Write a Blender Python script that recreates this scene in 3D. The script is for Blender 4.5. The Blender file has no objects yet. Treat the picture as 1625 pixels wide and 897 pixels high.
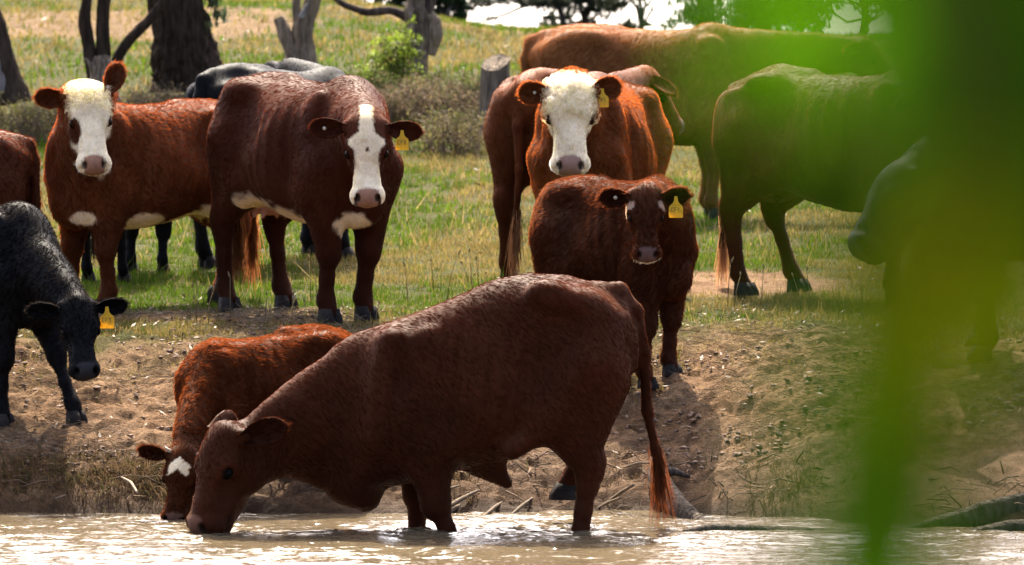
import bpy, math
import numpy as np
from mathutils import Vector

# ------------------------------------------------------------------ camera, sky, sun, exposure
scene = bpy.context.scene
COL = scene.collection
FPX, HCAM, YHOR, XC = 6120.0, 1.6, 300.0, 812.5      # photo focal length (px), eye height, horizon row, centre column

cam_data = bpy.data.cameras.new('camera')
cam = bpy.data.objects.new('camera', cam_data)
COL.objects.link(cam)
scene.camera = cam
cam.location = (0, 0, HCAM)
cam.rotation_euler = (math.radians(90), 0, 0)
cam_data.sensor_width = 36.0
cam_data.lens = FPX / 1625.0 * 36.0
cam_data.shift_y = -(448.5 - YHOR) / 1625.0
cam_data.clip_start = 0.05
cam_data.clip_end = 3000.0
cam_data.dof.use_dof = True
cam_data.dof.focus_distance = 20.0
cam_data.dof.aperture_fstop = 4.6

SUN_EL, SUN_AZ = math.radians(53), math.radians(-7)    # azimuth from +Y (away from the camera), positive to the right
world = bpy.data.worlds.new('World')
scene.world = world
world.use_nodes = True
wn = world.node_tree
bg = wn.nodes['Background']
sky = wn.nodes.new('ShaderNodeTexSky')
sky.sky_type = 'NISHITA'
sky.sun_disc = False
sky.sun_elevation = SUN_EL
sky.sun_rotation = SUN_AZ
sky.air_density = 0.45
sky.dust_density = 5.0
sky.ozone_density = 0.3
wn.links.new(sky.outputs[0], bg.inputs[0])
bg.inputs[1].default_value = 0.15

sun_data = bpy.data.lights.new('sun', 'SUN')
sun_data.energy = 3.2
sun_data.angle = math.radians(0.55)
sun_data.color = (1.0, 0.90, 0.74)
sun = bpy.data.objects.new('sun', sun_data)
COL.objects.link(sun)
sdir = Vector((math.cos(SUN_EL) * math.sin(SUN_AZ), math.cos(SUN_EL) * math.cos(SUN_AZ), math.sin(SUN_EL)))
sun.rotation_euler = sdir.to_track_quat('Z', 'Y').to_euler()
sun.location = (0, 20, 30)

vs = scene.view_settings
vs.view_transform = 'Standard'
vs.look = 'None'
vs.exposure = 2.55
vs.gamma = 1.0
vs.use_curve_mapping = False
scene.cycles.use_denoising = True
scene.cycles.max_bounces = 6
scene.cycles.transparent_max_bounces = 8
scene.cycles.sample_clamp_indirect = 6.0
scene.render.hair_type = 'STRIP' if hasattr(scene.render, 'hair_type') else scene.render.hair_type

rng = np.random.default_rng(7)

# ------------------------------------------------------------------ helpers
def P(px, py, d):
    """photo pixel at a distance -> point in the world"""
    return np.array([(px - XC) * d / FPX, d, HCAM - (py - YHOR) * d / FPX])

def _hash(i, j, k, seed):
    h = (i * 374761393 + j * 668265263 + k * 2147483647 + seed * 974634777) & 0xFFFFFFFF
    h = ((h ^ (h >> 13)) * 1274126177) & 0xFFFFFFFF
    h = h ^ (h >> 16)
    return (h & 0xFFFFFF).astype(np.float64) / 0xFFFFFF

def vnoise(x, y, z, seed=0):
    """value noise 0..1"""
    x, y, z = np.broadcast_arrays(np.asarray(x, float), np.asarray(y, float), np.asarray(z, float))
    xi, yi, zi = np.floor(x), np.floor(y), np.floor(z)
    fx, fy, fz = x - xi, y - yi, z - zi
    fx, fy, fz = [f * f * f * (f * (f * 6 - 15) + 10) for f in (fx, fy, fz)]
    xi, yi, zi = [a.astype(np.int64) & 0xFFFF for a in (xi, yi, zi)]
    r = 0
    for a in (0, 1):
        for b in (0, 1):
            for c in (0, 1):
                w = (fx if a else 1 - fx) * (fy if b else 1 - fy) * (fz if c else 1 - fz)
                r = r + w * _hash(xi + a, yi + b, zi + c, seed)
    return r

def fbm(x, y, z=0.0, seed=0, octv=4):
    r, a, t = 0, 0.5, 0
    x, y, z = np.asarray(x, float), np.asarray(y, float), np.asarray(z, float)
    for o in range(octv):
        r = r + a * vnoise(x * 2 ** o + 13.7 * o + 500, y * 2 ** o + 7.1 * o + 500, z * 2 ** o + 500, seed + o)
        t += a
        a *= 0.5
    return r / t

def sstep(a, b, x):
    t = np.clip((np.asarray(x, float) - a) / (b - a), 0, 1)
    return t * t * (3 - 2 * t)

def norm(v):
    v = np.asarray(v, float)
    return v / (np.linalg.norm(v) + 1e-12)

def mesh_from(name, verts, faces, col=None, smooth=True, attrs=None):
    """verts (n,3), faces (m,k) array or a list of arrays with different k"""
    me = bpy.data.meshes.new(name)
    verts = np.asarray(verts, np.float32)
    if isinstance(faces, np.ndarray):
        faces = [faces]
    faces = [np.asarray(f, np.int32) for f in faces if len(f)]
    nl = sum(f.size for f in faces)
    nf = sum(len(f) for f in faces)
    me.vertices.add(len(verts))
    me.vertices.foreach_set('co', verts.ravel())
    me.loops.add(nl)
    me.loops.foreach_set('vertex_index', np.concatenate([f.ravel() for f in faces]))
    me.polygons.add(nf)
    sizes = np.concatenate([np.full(len(f), f.shape[1], np.int32) for f in faces])
    starts = np.concatenate([[0], np.cumsum(sizes)[:-1]]).astype(np.int32)
    me.polygons.foreach_set('loop_start', starts)
    me.polygons.foreach_set('loop_total', sizes)
    me.polygons.foreach_set('use_smooth', np.full(nf, smooth, bool))
    me.update(calc_edges=True)
    me.validate()
    if col is not None:
        col = np.asarray(col, np.float32)
        if col.shape[1] == 3:
            col = np.concatenate([col, np.ones((len(col), 1), np.float32)], 1)
        at = me.attributes.new('Col', 'FLOAT_COLOR', 'POINT')
        at.data.foreach_set('color', col.ravel())
    for k, v in (attrs or {}).items():
        at = me.attributes.new(k, 'FLOAT', 'POINT')
        at.data.foreach_set('value', np.asarray(v, np.float32))
    return me

def link(name, data, mat=None, parent=None, loc=None):
    o = bpy.data.objects.new(name, data)
    COL.objects.link(o)
    if mat is not None:
        data.materials.append(mat)
    if parent is not None:
        o.parent = parent
    if loc is not None:
        o.location = loc
    return o

def tag(o, label=None, cat=None, group=None, kind=None):
    for k, v in (('label', label), ('category', cat), ('group', group), ('kind', kind)):
        if v:
            o[k] = v
    return o

class MB:
    """collects pieces into one mesh"""
    def __init__(self):
        self.v, self.q, self.t, self.c, self.n = [], [], [], [], 0
    def add(self, v, quads=None, tris=None, col=None):
        v = np.asarray(v, float)
        if quads is not None and len(quads):
            self.q.append(np.asarray(quads, int) + self.n)
        if tris is not None and len(tris):
            self.t.append(np.asarray(tris, int) + self.n)
        self.v.append(v)
        c = np.ones((len(v), 3)) if col is None else np.broadcast_to(np.asarray(col, float), (len(v), 3))
        self.c.append(c)
        self.n += len(v)
    def tube(self, pts, rad, seg=8, col=None, rough=0.0, seed=0, freq=6.0, cap=True, ridge=0.0):
        pts = np.asarray(pts, float)
        rad = np.broadcast_to(np.asarray(rad, float), (len(pts),))
        n = len(pts)
        tan = np.gradient(pts, axis=0)
        tan /= np.linalg.norm(tan, axis=1)[:, None] + 1e-9
        ref = np.array([0.0, 0, 1]) if abs(tan[0][2]) < 0.9 else np.array([1.0, 0, 0])
        vs_ = []
        u = norm(np.cross(ref, tan[0]))
        for i in range(n):
            u = norm(u - tan[i] * np.dot(u, tan[i]))
            w = np.cross(tan[i], u)
            a = np.arange(seg) * 2 * math.pi / seg
            r = np.full(seg, rad[i])
            if rough:
                nn = fbm(np.cos(a) * freq * .3 + i * .05, np.sin(a) * freq * .3 + seed, i * .07, seed, 3)
                r = r * (1 + rough * (nn - .5) * 2)
            if ridge:
                rr = fbm(np.cos(a) * 8.0 + .05 * i, np.sin(a) * 8.0, i * .07 + seed, seed + 5, 3)
                r = r * (1 + ridge * (np.abs(rr - .5) * 4 - .5))
            vs_.append(pts[i] + r[:, None] * (np.cos(a)[:, None] * u + np.sin(a)[:, None] * w))
        v = np.concatenate(vs_)
        i, j = np.meshgrid(np.arange(n - 1), np.arange(seg), indexing='ij')
        j2 = (j + 1) % seg
        q = np.stack([i * seg + j, i * seg + j2, (i + 1) * seg + j2, (i + 1) * seg + j], -1).reshape(-1, 4)
        tris = None
        if cap:
            v = np.concatenate([v, pts[:1], pts[-1:]])
            jj = np.arange(seg)
            tris = np.concatenate([np.stack([np.full(seg, n * seg), (jj + 1) % seg, jj], 1),
                                   np.stack([np.full(seg, n * seg + 1), (n - 1) * seg + jj, (n - 1) * seg + (jj + 1) % seg], 1)])
        self.add(v, q, tris, col)
    def mesh(self, name, smooth=True):
        fs = []
        if self.q:
            fs.append(np.concatenate(self.q))
        if self.t:
            fs.append(np.concatenate(self.t))
        return mesh_from(name, np.concatenate(self.v), fs, np.concatenate(self.c), smooth)
    def build(self, name, mat, parent=None, smooth=True, loc=None):
        return link(name, self.mesh(name, smooth), mat, parent, loc)

# ------------------------------------------------------------------ materials
def new_mat(name):
    m = bpy.data.materials.new(name)
    m.use_nodes = True
    nt = m.node_tree
    return m, nt, nt.nodes['Principled BSDF'], nt.nodes['Material Output']

def N(nt, typ, **kw):
    n = nt.nodes.new(typ)
    for k, v in kw.items():
        setattr(n, k, v)
    return n

def noise_node(nt, scale, detail=4, rough=.55, coord=None, stretch=None):
    tc = N(nt, 'ShaderNodeTexCoord')
    src = tc.outputs['Object']
    if stretch:
        mp = N(nt, 'ShaderNodeMapping')
        mp.inputs['Scale'].default_value = stretch
        nt.links.new(src, mp.inputs[0])
        src = mp.outputs[0]
    n = N(nt, 'ShaderNodeTexNoise')
    n.inputs['Scale'].default_value = scale
    n.inputs['Detail'].default_value = detail
    n.inputs['Roughness'].default_value = rough
    nt.links.new(src, n.inputs['Vector'])
    return n

def ramp(nt, src, stops):
    r = N(nt, 'ShaderNodeValToRGB')
    e = r.color_ramp.elements
    while len(e) < len(stops):
        e.new(0.5)
    for el, (p, c) in zip(e, stops):
        el.position = p
        el.color = (*c, 1) if len(c) == 3 else c
    nt.links.new(src, r.inputs[0])
    return r

def mix(nt, fac, a, b, mode='MIX'):
    m = N(nt, 'ShaderNodeMix', data_type='RGBA', blend_type=mode)
    for inp, v in ((m.inputs[0], fac), (m.inputs[6], a), (m.inputs[7], b)):
        if hasattr(v, 'is_output'):
            nt.links.new(v, inp)
        elif isinstance(v, (int, float)):
            inp.default_value = v if inp.type == 'VALUE' else (v, v, v, 1)
        else:
            inp.default_value = (*v, 1) if len(v) == 3 else v
    return m.outputs[2]

def bump(nt, height, strength, dist, normal=None):
    b = N(nt, 'ShaderNodeBump')
    b.inputs['Strength'].default_value = strength
    b.inputs['Distance'].default_value = dist
    nt.links.new(height, b.inputs['Height'])
    if normal is not None:
        nt.links.new(normal, b.inputs['Normal'])
    return b.outputs[0]

def attr_col(nt, name='Col'):
    a = N(nt, 'ShaderNodeAttribute')
    a.attribute_name = name
    return a

def make_materials():
    M = {}
    # cattle hide, colour from the body's own markings
    m, nt, b, o = new_mat('hide')
    a = attr_col(nt)
    n1 = noise_node(nt, 110, 3, .6, stretch=(.3, 1, .55))
    n2 = noise_node(nt, 7, 3, .6)
    c = mix(nt, 1.0, a.outputs['Color'], ramp(nt, n1.outputs[0], [(0.3, (.86,) * 3), (.7, (1.1,) * 3)]).outputs[0], 'MULTIPLY')
    c = mix(nt, 1.0, c, ramp(nt, n2.outputs[0], [(0.3, (.86,) * 3), (.7, (1.1,) * 3)]).outputs[0], 'MULTIPLY')
    nt.links.new(c, b.inputs['Base Color'])
    b.inputs['Roughness'].default_value = .6
    b.inputs['Specular IOR Level'].default_value = .045
    b.inputs['Sheen Weight'].default_value = .06
    b.inputs['Sheen Roughness'].default_value = .45
    b.inputs['Sheen Tint'].default_value = (1.0, .62, .36, 1)
    b.inputs['Specular Tint'].default_value = (1.0, .72, .5, 1)
    nt.links.new(bump(nt, n1.outputs[0], .08, .002), b.inputs['Normal'])
    M['hide'] = m
    # coat hairs: shaggy and short
    for nm, boost, fac in (('hair', (3.4, 2.6, 2.0), .55), ('short_hair', (2.6, 2.1, 1.7), .4)):
        m, nt, b, o = new_mat(nm)
        a = attr_col(nt)
        b.inputs['Roughness'].default_value = .6
        b.inputs['Specular IOR Level'].default_value = .0
        b.inputs['Specular Tint'].default_value = (1.0, .7, .45, 1)
        nt.links.new(a.outputs['Color'], b.inputs['Base Color'])
        tr = N(nt, 'ShaderNodeBsdfTranslucent')
        hx = mix(nt, 1.0, a.outputs['Color'], boost, 'MULTIPLY')
        hx.node.clamp_result = True
        nt.links.new(hx, tr.inputs[0])
        ms = N(nt, 'ShaderNodeMixShader')
        ms.inputs[0].default_value = fac
        nt.links.new(b.outputs[0], ms.inputs[1])
        nt.links.new(tr.outputs[0], ms.inputs[2])
        nt.links.new(ms.outputs[0], o.inputs[0])
        M[nm] = m
    # eye
    m, nt, b, o = new_mat('eye')
    b.inputs['Base Color'].default_value = (.002, .0014, .001, 1)
    b.inputs['Roughness'].default_value = .22
    b.inputs['Specular IOR Level'].default_value = .04
    M['eye'] = m
    m, nt, b, o = new_mat('eyelid')
    b.inputs['Base Color'].default_value = (.14, .04, .015, 1)
    b.inputs['Roughness'].default_value = .6
    M['eyelid'] = m
    # hoof
    m, nt, b, o = new_mat('hoof')
    n = noise_node(nt, 30, 3, .6, stretch=(1, 1, 3))
    nt.links.new(ramp(nt, n.outputs[0], [(.3, (.008, .006, .005)), (.7, (.024, .019, .015))]).outputs[0], b.inputs['Base Color'])
    b.inputs['Specular IOR Level'].default_value = .15
    b.inputs['Roughness'].default_value = .8
    M['hoof'] = m
    # ear tag: thin translucent plastic
    m, nt, b, o = new_mat('tag_plastic')
    n = noise_node(nt, 60, 3, .6)
    cc = ramp(nt, n.outputs[0], [(.3, (.64, .38, .004)), (.7, (.78, .52, .008))]).outputs[0]
    nt.links.new(cc, b.inputs['Base Color'])
    b.inputs['Roughness'].default_value = .4
    tr = N(nt, 'ShaderNodeBsdfTranslucent')
    nt.links.new(cc, tr.inputs[0])
    ms = N(nt, 'ShaderNodeMixShader')
    ms.inputs[0].default_value = .45
    nt.links.new(b.outputs[0], ms.inputs[1]); nt.links.new(tr.outputs[0], ms.inputs[2]); nt.links.new(ms.outputs[0], o.inputs[0])
    M['tag'] = m
    m, nt, b, o = new_mat('tag_ink')
    b.inputs['Base Color'].default_value = (.03, .025, .01, 1)
    M['ink'] = m
    m, nt, b, o = new_mat('tag_button')
    b.inputs['Base Color'].default_value = (.34, .30, .2, 1)
    b.inputs['Roughness'].default_value = .4
    M['button'] = m
    m, nt, b, o = new_mat('horn')
    b.inputs['Base Color'].default_value = (.32, .25, .17, 1)
    M['horn'] = m
    # ground: dirt / grass soil by the painted 'dirt' and 'wet' attributes
    m, nt, b, o = new_mat('earth')
    ad = attr_col(nt, 'dirt').outputs['Fac']
    aw = attr_col(nt, 'wet').outputs['Fac']
    n1 = noise_node(nt, 3.0, 6, .65)
    n2 = noise_node(nt, 28, 5, .7)
    n3 = noise_node(nt, 140, 3, .6)
    dirt = ramp(nt, n1.outputs[0], [(.3, (.125, .066, .03)), (.5, (.23, .134, .07)), (.72, (.34, .212, .118))]).outputs[0]
    dirt = mix(nt, 1.0, dirt, ramp(nt, n2.outputs[0], [(.32, (.55,) * 3), (.6, (1.12,) * 3)]).outputs[0], 'MULTIPLY')
    dirt = mix(nt, 1.0, dirt, ramp(nt, n3.outputs[0], [(.3, (.75,) * 3), (.65, (1.15,) * 3)]).outputs[0], 'MULTIPLY')
    soil = ramp(nt, n1.outputs[0], [(.3, (.045, .058, .013)), (.55, (.075, .072, .02)), (.75, (.11, .085, .034))]).outputs[0]
    soil = mix(nt, 1.0, soil, ramp(nt, n2.outputs[0], [(.3, (.6,) * 3), (.65, (1.15,) * 3)]).outputs[0], 'MULTIPLY')
    c = mix(nt, ad, soil, dirt)
    c = mix(nt, aw, c, (.06, .034, .018))
    nt.links.new(c, b.inputs['Base Color'])
    rr = N(nt, 'ShaderNodeMapRange')
    rr.inputs[3].default_value = .95; rr.inputs[4].default_value = .7
    nt.links.new(aw, rr.inputs[0]); nt.links.new(rr.outputs[0], b.inputs['Roughness'])
    b.inputs['Specular IOR Level'].default_value = .08
    bn = bump(nt, n2.outputs[0], 1.0, .07)
    nt.links.new(bump(nt, n3.outputs[0], 1.0, .02, bn), b.inputs['Normal'])
    M['earth'] = m
    # generic coloured by attribute (clods, litter, sticks)
    def attr_mat(name, rough, trans=0.0, spec=.3, nscale=40, bumpd=0.0, stretch=None, k=.55, con=0.0):
        m, nt, b, o = new_mat(name)
        a = attr_col(nt)
        n = noise_node(nt, nscale, 4, .6, stretch=stretch)
        c = mix(nt, 1.0, a.outputs['Color'], ramp(nt, n.outputs[0], [(.3, ((.65 - con) * k,) * 3), (.7, ((1.25 + con) * k,) * 3)]).outputs[0], 'MULTIPLY')
        nt.links.new(c, b.inputs['Base Color'])
        b.inputs['Roughness'].default_value = rough
        b.inputs['Specular IOR Level'].default_value = spec
        if bumpd:
            nt.links.new(bump(nt, n.outputs[0], .9, bumpd), b.inputs['Normal'])
        if trans:
            tr = N(nt, 'ShaderNodeBsdfTranslucent')
            nt.links.new(c, tr.inputs[0])
            ms = N(nt, 'ShaderNodeMixShader')
            ms.inputs[0].default_value = trans
            nt.links.new(b.outputs[0], ms.inputs[1]); nt.links.new(tr.outputs[0], ms.inputs[2]); nt.links.new(ms.outputs[0], o.inputs[0])
        return m
    M['clod'] = attr_mat('clod', .9, nscale=60, bumpd=.01, k=.8)
    M['blade'] = attr_mat('grass_blade', .7, .4, .03, 3, k=.5)
    M['leaf'] = attr_mat('leaf', .6, .4, .1, 8)
    M['twig'] = attr_mat('twig', .8, 0, .05, 60, .003)
    M['litter'] = attr_mat('litter', .6, .1, .15, 30)
    M['bark'] = attr_mat('bark', .9, 0, .03, 16, .09, (1, 1, .14), con=.35)
    M['deadwood'] = attr_mat('deadwood', .85, 0, .06, 18, .06, (1.6, 1.6, .13), con=.35)
    # near leaves: waxy, translucent
    m, nt, b, o = new_mat('fresh_leaf')
    a = attr_col(nt)
    n = noise_node(nt, 60, 4, .6)
    c = mix(nt, 1.0, a.outputs['Color'], ramp(nt, n.outputs[0], [(.3, (.42,) * 3), (.7, (.6,) * 3)]).outputs[0], 'MULTIPLY')
    nt.links.new(c, b.inputs['Base Color'])
    b.inputs['Roughness'].default_value = .6
    b.inputs['Specular IOR Level'].default_value = .03
    tr = N(nt, 'ShaderNodeBsdfTranslucent')
    nt.links.new(c, tr.inputs[0])
    ms = N(nt, 'ShaderNodeMixShader')
    ms.inputs[0].default_value = .5
    nt.links.new(b.outputs[0], ms.inputs[1]); nt.links.new(tr.outputs[0], ms.inputs[2]); nt.links.new(ms.outputs[0], o.inputs[0])
    M['fresh_leaf'] = m
    # muddy water
    m, nt, b, o = new_mat('muddy_water')
    n1 = noise_node(nt, 1.2, 4, .6)
    nt.links.new(ramp(nt, n1.outputs[0], [(.3, (.07, .052, .030)), (.7, (.096, .073, .043))]).outputs[0], b.inputs['Base Color'])
    b.inputs['Roughness'].default_value = .07
    b.inputs['IOR'].default_value = 1.33
    n2 = noise_node(nt, 9, 3, .6, stretch=(.6, 1.5, 1))
    n3 = noise_node(nt, 30, 2, .5, stretch=(.7, 1.4, 1))
    bn = bump(nt, n2.outputs[0], .4, .05)
    nt.links.new(bump(nt, n3.outputs[0], .25, .012, bn), b.inputs['Normal'])
    M['water'] = m
    return M

M = make_materials()
M['black_hide'] = M['hide'].copy()
M['black_hide'].name = 'black_hide'
M['black_hide'].node_tree.nodes['Principled BSDF'].inputs['Sheen Weight'].default_value = 0.0
M['black_hide'].node_tree.nodes['Principled BSDF'].inputs['Specular Tint'].default_value = (1, 1, 1, 1)

# ------------------------------------------------------------------ terrain
_D = np.array([-60, -6, 1.0, 2.2, 3.2, 6, 12, 16, 17.6, 18.3, 18.8, 19.08, 19.2, 19.42, 20, 20.6, 21.1, 21.6, 22.2, 22.8, 23.5, 25, 27, 30, 35, 40, 46, 54, 62, 90, 150, 500])
_Z = np.array([.9, .55, .22, .05, -.25, -.7, -.8, -.45, -.28, -.2, -.12, -.02, .07, .17, .365, .575, .715, .80, .855, .885, .92, 1.03, 1.18, 1.41, 2.05, 2.78, 3.3, 3.85, 4.05, 4.2, 3.5, 0.0])

def shore(x):
    """how far the waterline bends towards the camera"""
    x = np.asarray(x, float)
    return (0.05 * np.sin(x * 1.7 + .4) + .03 * np.sin(x * 4.1) - 1.0 * sstep(.5, 2.2, x) * .75 + .12 * sstep(-1.2, -2.6, x) * -1) 

def ground(x, y, fine=True):
    x = np.asarray(x, float); y = np.asarray(y, float)
    near = sstep(17, 18.6, y) * (1 - sstep(20.2, 22.5, y))
    z = np.interp(y - shore(x) * near, _D, _Z)
    far = sstep(36, 56, y)
    z = z + far * (0.42 * sstep(.3, -2.2, x / np.maximum(y, 1) * 40) )
    z = z - far * 0.12 * sstep(.2, 3, x)
    z = z + (fbm(x * .35, y * .35, 0, 3, 3) - .5) * .16 * sstep(22.5, 30, y)
    return z

def dirt_mask(x, y):
    n = fbm(x * .9, y * .9, 0, 21, 4)
    n2 = fbm(x * 3, y * 3, 0, 22, 3)
    m = 1 - sstep(20.3, 22.0, y + (n - .5) * 2.4 + (n2 - .5) * 1.3 - .25 * sstep(-.5, -2, x))
    # sandy track at the left, foot of the cows
    m = np.maximum(m, sstep(.55, .2, np.abs(y - 22.3 - .08 * (x + 2)) + (n - .5) * 1.1) * sstep(-.6, -1.4, x))
    # trodden patch at the right
    e = ((x - 1.35) / 1.0) ** 2 + ((y - 24.6) / .9) ** 2
    m = np.maximum(m, sstep(1.25, .6, e + (n - .5) * 1.2))
    # bare pan on the hill at the left
    e = ((x + 5.4) / 3.0) ** 2 + ((y - 47.5) / 3.4) ** 2
    m = np.maximum(m, .72 * sstep(1.2, .75, e + (n - .5) * .8))
    e = ((x + 1.2) / 1.6) ** 2 + ((y - 51) / 1.2) ** 2
    m = np.maximum(m, .7 * sstep(1.2, .5, e + (n - .5) * 1.2))
    return np.clip(m, 0, 1)

def axis(breaks):
    out = []
    for a, b, s in breaks:
        out.append(np.arange(a, b, s))
    out.append([breaks[-1][1]])
    return np.concatenate(out)

def build_ground():
    xs = axis([(-300, -40, 20), (-40, -12, 2), (-12, -4.2, .25), (-4.2, 4.2, .03), (4.2, 12, .25), (12, 40, 2), (40, 300, 20)])
    ys = axis([(-60, 0, 6), (0, 16, .4), (16, 18.8, .12), (18.8, 19.6, .02), (19.6, 22.4, .026), (22.4, 27, .07), (27, 36, .15), (36, 62, .4), (62, 100, 3), (100, 500, 25)])
    X, Y = np.meshgrid(xs, ys, indexing='ij')
    Z = ground(X, Y)
    dm = dirt_mask(X, Y)
    # trampled mud: lumps, hoof dents, dry crust
    mud = (1 - sstep(21.2, 22.2, Y)) * sstep(18.9, 19.3, Y) * (np.abs(X) < 6)
    lump = fbm(X * 7, Y * 7, 0, 41, 4)
    dent = fbm(X * 3.4, Y * 4.6, 0, 43, 3)
    ridge = 1 - np.abs(fbm(X * 5, Y * 9, 0, 47, 3) - .5) * 4
    Z = Z + mud * ((lump - .5) * .03 - .04 * sstep(.58, .76, dent) + .02 * np.clip(ridge, 0, 1) * sstep(.45, .6, lump))
    step = sstep(.5, .52, fbm(X * 1.3, Y * 3.2, 0, 61, 3))
    crust = fbm(X * 16, Y * 22, 0, 63, 3)
    Z = Z + mud * (step * .012 + (crust - .5) * .055)
    Z = Z + dm * (1 - mud) * (fbm(X * 6, Y * 6, 0, 51, 3) - .5) * .05 * (Y < 30)
    # undercut bank lip
    wet = np.clip(sstep(.16, -.02, Z + (lump - .5) * .1), 0, 1) * (Y > 17)
    wet = np.maximum(wet, .55 * sstep(.5, .12, Z + (dent - .5) * .5 + (lump - .5) * .2) * (Y > 17) * (Y < 21))
    nx, ny = X.shape
    i, j = np.meshgrid(np.arange(nx - 1), np.arange(ny - 1), indexing='ij')
    q = np.stack([i * ny + j, (i + 1) * ny + j, (i + 1) * ny + j + 1, i * ny + j + 1], -1).reshape(-1, 4)
    me = mesh_from('ground', np.stack([X, Y, Z], -1).reshape(-1, 3), q, None, True, {'dirt': dm.ravel(), 'wet': wet.ravel()})
    o = link('ground', me, M['earth'])
    tag(o, 'trampled earth bank rising from the dam to a grassy hill', None, None, 'structure')

def build_water():
    xs = axis([(-60, -6, 3), (-6, -3.4, .1), (-3.4, 3.4, .018), (3.4, 6, .1), (6, 60, 3)])
    ys = axis([(1.2, 14, .5), (14, 16.2, .1), (16.2, 19.6, .014), (19.6, 20.0, .2)])
    X, Y = np.meshgrid(xs, ys, indexing='ij')
    a = fbm(X * 2.2, Y * 3.4, .0, 71, 3) - .5
    b = fbm(X * 3.6 + a * 2, Y * 9.0, .3, 73, 3) - .5
    c = fbm(X * 11, Y * 24, .7, 77, 2) - .5
    fade = sstep(14, 16, Y)
    # ring ripples round the drinking muzzles and legs
    calm = .45 + 1.0 * sstep(.35, .65, fbm(X * .8, Y * 1.6, 0, 79, 2))
    Z = (a * .024 + (b * .028 + c * .009) * calm)
    for (px, py, amp) in ((320, 846, .010), (672, 842, .008), (922, 838, .008), (650, 838, .006), (275, 833, .006)):
        d = HCAM * FPX / (py - YHOR)
        r = np.hypot(X - (px - XC) * d / FPX, Y - d)
        Z = Z + amp * np.cos(r * 60) * np.exp(-r * 4)
    Z = Z * fade
    nx, ny = X.shape
    i, j = np.meshgrid(np.arange(nx - 1), np.arange(ny - 1), indexing='ij')
    q = np.stack([i * ny + j, (i + 1) * ny + j, (i + 1) * ny + j + 1, i * ny + j + 1], -1).reshape(-1, 4)
    me = mesh_from('water', np.stack([X, Y, Z], -1).reshape(-1, 3), q, None, True)
    tag(link('water', me, M['water']), 'rippled muddy water of the dam glittering in the sun', None, None, 'structure')

build_ground()
build_water()
# ------------------------------------------------------------------ cattle: bodies grown from smooth unions of muscle and bone shapes
def surface_nets(d, h, org):
    ins = d < 0
    nx, ny, nz = d.shape
    cnt = np.zeros((nx - 1, ny - 1, nz - 1), np.int8)
    for a in (0, 1):
        for b in (0, 1):
            for c in (0, 1):
                cnt += ins[a:nx - 1 + a, b:ny - 1 + b, c:nz - 1 + c]
    act = (cnt > 0) & (cnt < 8)
    I = np.argwhere(act)
    idx = np.full(act.shape, -1, np.int64)
    idx[act] = np.arange(len(I))
    pos = np.zeros((len(I), 3)); num = np.zeros(len(I))
    cor = [(a, b, c) for a in (0, 1) for b in (0, 1) for c in (0, 1)]
    val = {c: d[I[:, 0] + c[0], I[:, 1] + c[1], I[:, 2] + c[2]].astype(float) for c in cor}
    for c in cor:
        for ax in range(3):
            if c[ax] == 0:
                e = list(c); e[ax] = 1; e = tuple(e)
                va, vb = val[c], val[e]
                mk = (va < 0) != (vb < 0)
                t = np.where(mk, va / np.where(mk, va - vb, 1), 0)
                p = np.tile(np.array(c, float), (len(I), 1)); p[:, ax] += t
                pos += p * mk[:, None]; num += mk
    verts = org + h * (I + pos / num[:, None])
    quads = []
    for ax in range(3):
        s0 = [slice(1, -1)] * 3; s1 = [slice(1, -1)] * 3
        s0[ax] = slice(0, -1); s1[ax] = slice(1, None)
        A, B = ins[tuple(s0)], ins[tuple(s1)]
        E = np.argwhere(A != B)
        off = np.ones(3, int); off[ax] = 0
        G = E + off
        fl = A[E[:, 0], E[:, 1], E[:, 2]]
        u, v = [k for k in range(3) if k != ax]
        if ax == 1:
            u, v = v, u
        def cell(du, dv):
            g = G.copy(); g[:, u] += du; g[:, v] += dv
            return idx[g[:, 0], g[:, 1], g[:, 2]]
        q = np.stack([cell(-1, -1), cell(0, -1), cell(0, 0), cell(-1, 0)], 1)
        q[~fl] = q[~fl][:, ::-1]
        quads.append(q)
    quads = np.concatenate(quads)
    quads = quads[(quads >= 0).all(1)]
    return verts, quads

def smooth_verts(v, q, it=2, lam=.5):
    e = np.concatenate([q[:, [0, 1]], q[:, [1, 2]], q[:, [2, 3]], q[:, [3, 0]]])
    n = np.bincount(e[:, 0], minlength=len(v)) + np.bincount(e[:, 1], minlength=len(v))
    for _ in range(it):
        s = np.zeros_like(v)
        for k in range(3):
            s[:, k] = np.bincount(e[:, 0], v[e[:, 1], k], len(v)) + np.bincount(e[:, 1], v[e[:, 0], k], len(v))
        v = v + lam * (s / np.maximum(n, 1)[:, None] - v)
    return v

def vert_normals(v, q):
    fn = np.cross(v[q[:, 2]] - v[q[:, 0]], v[q[:, 3]] - v[q[:, 1]])
    n = np.zeros_like(v)
    for k in range(4):
        for c in range(3):
            n[:, c] += np.bincount(q[:, k], fn[:, c], len(v))
    return n / (np.linalg.norm(n, axis=1)[:, None] + 1e-12)

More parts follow.
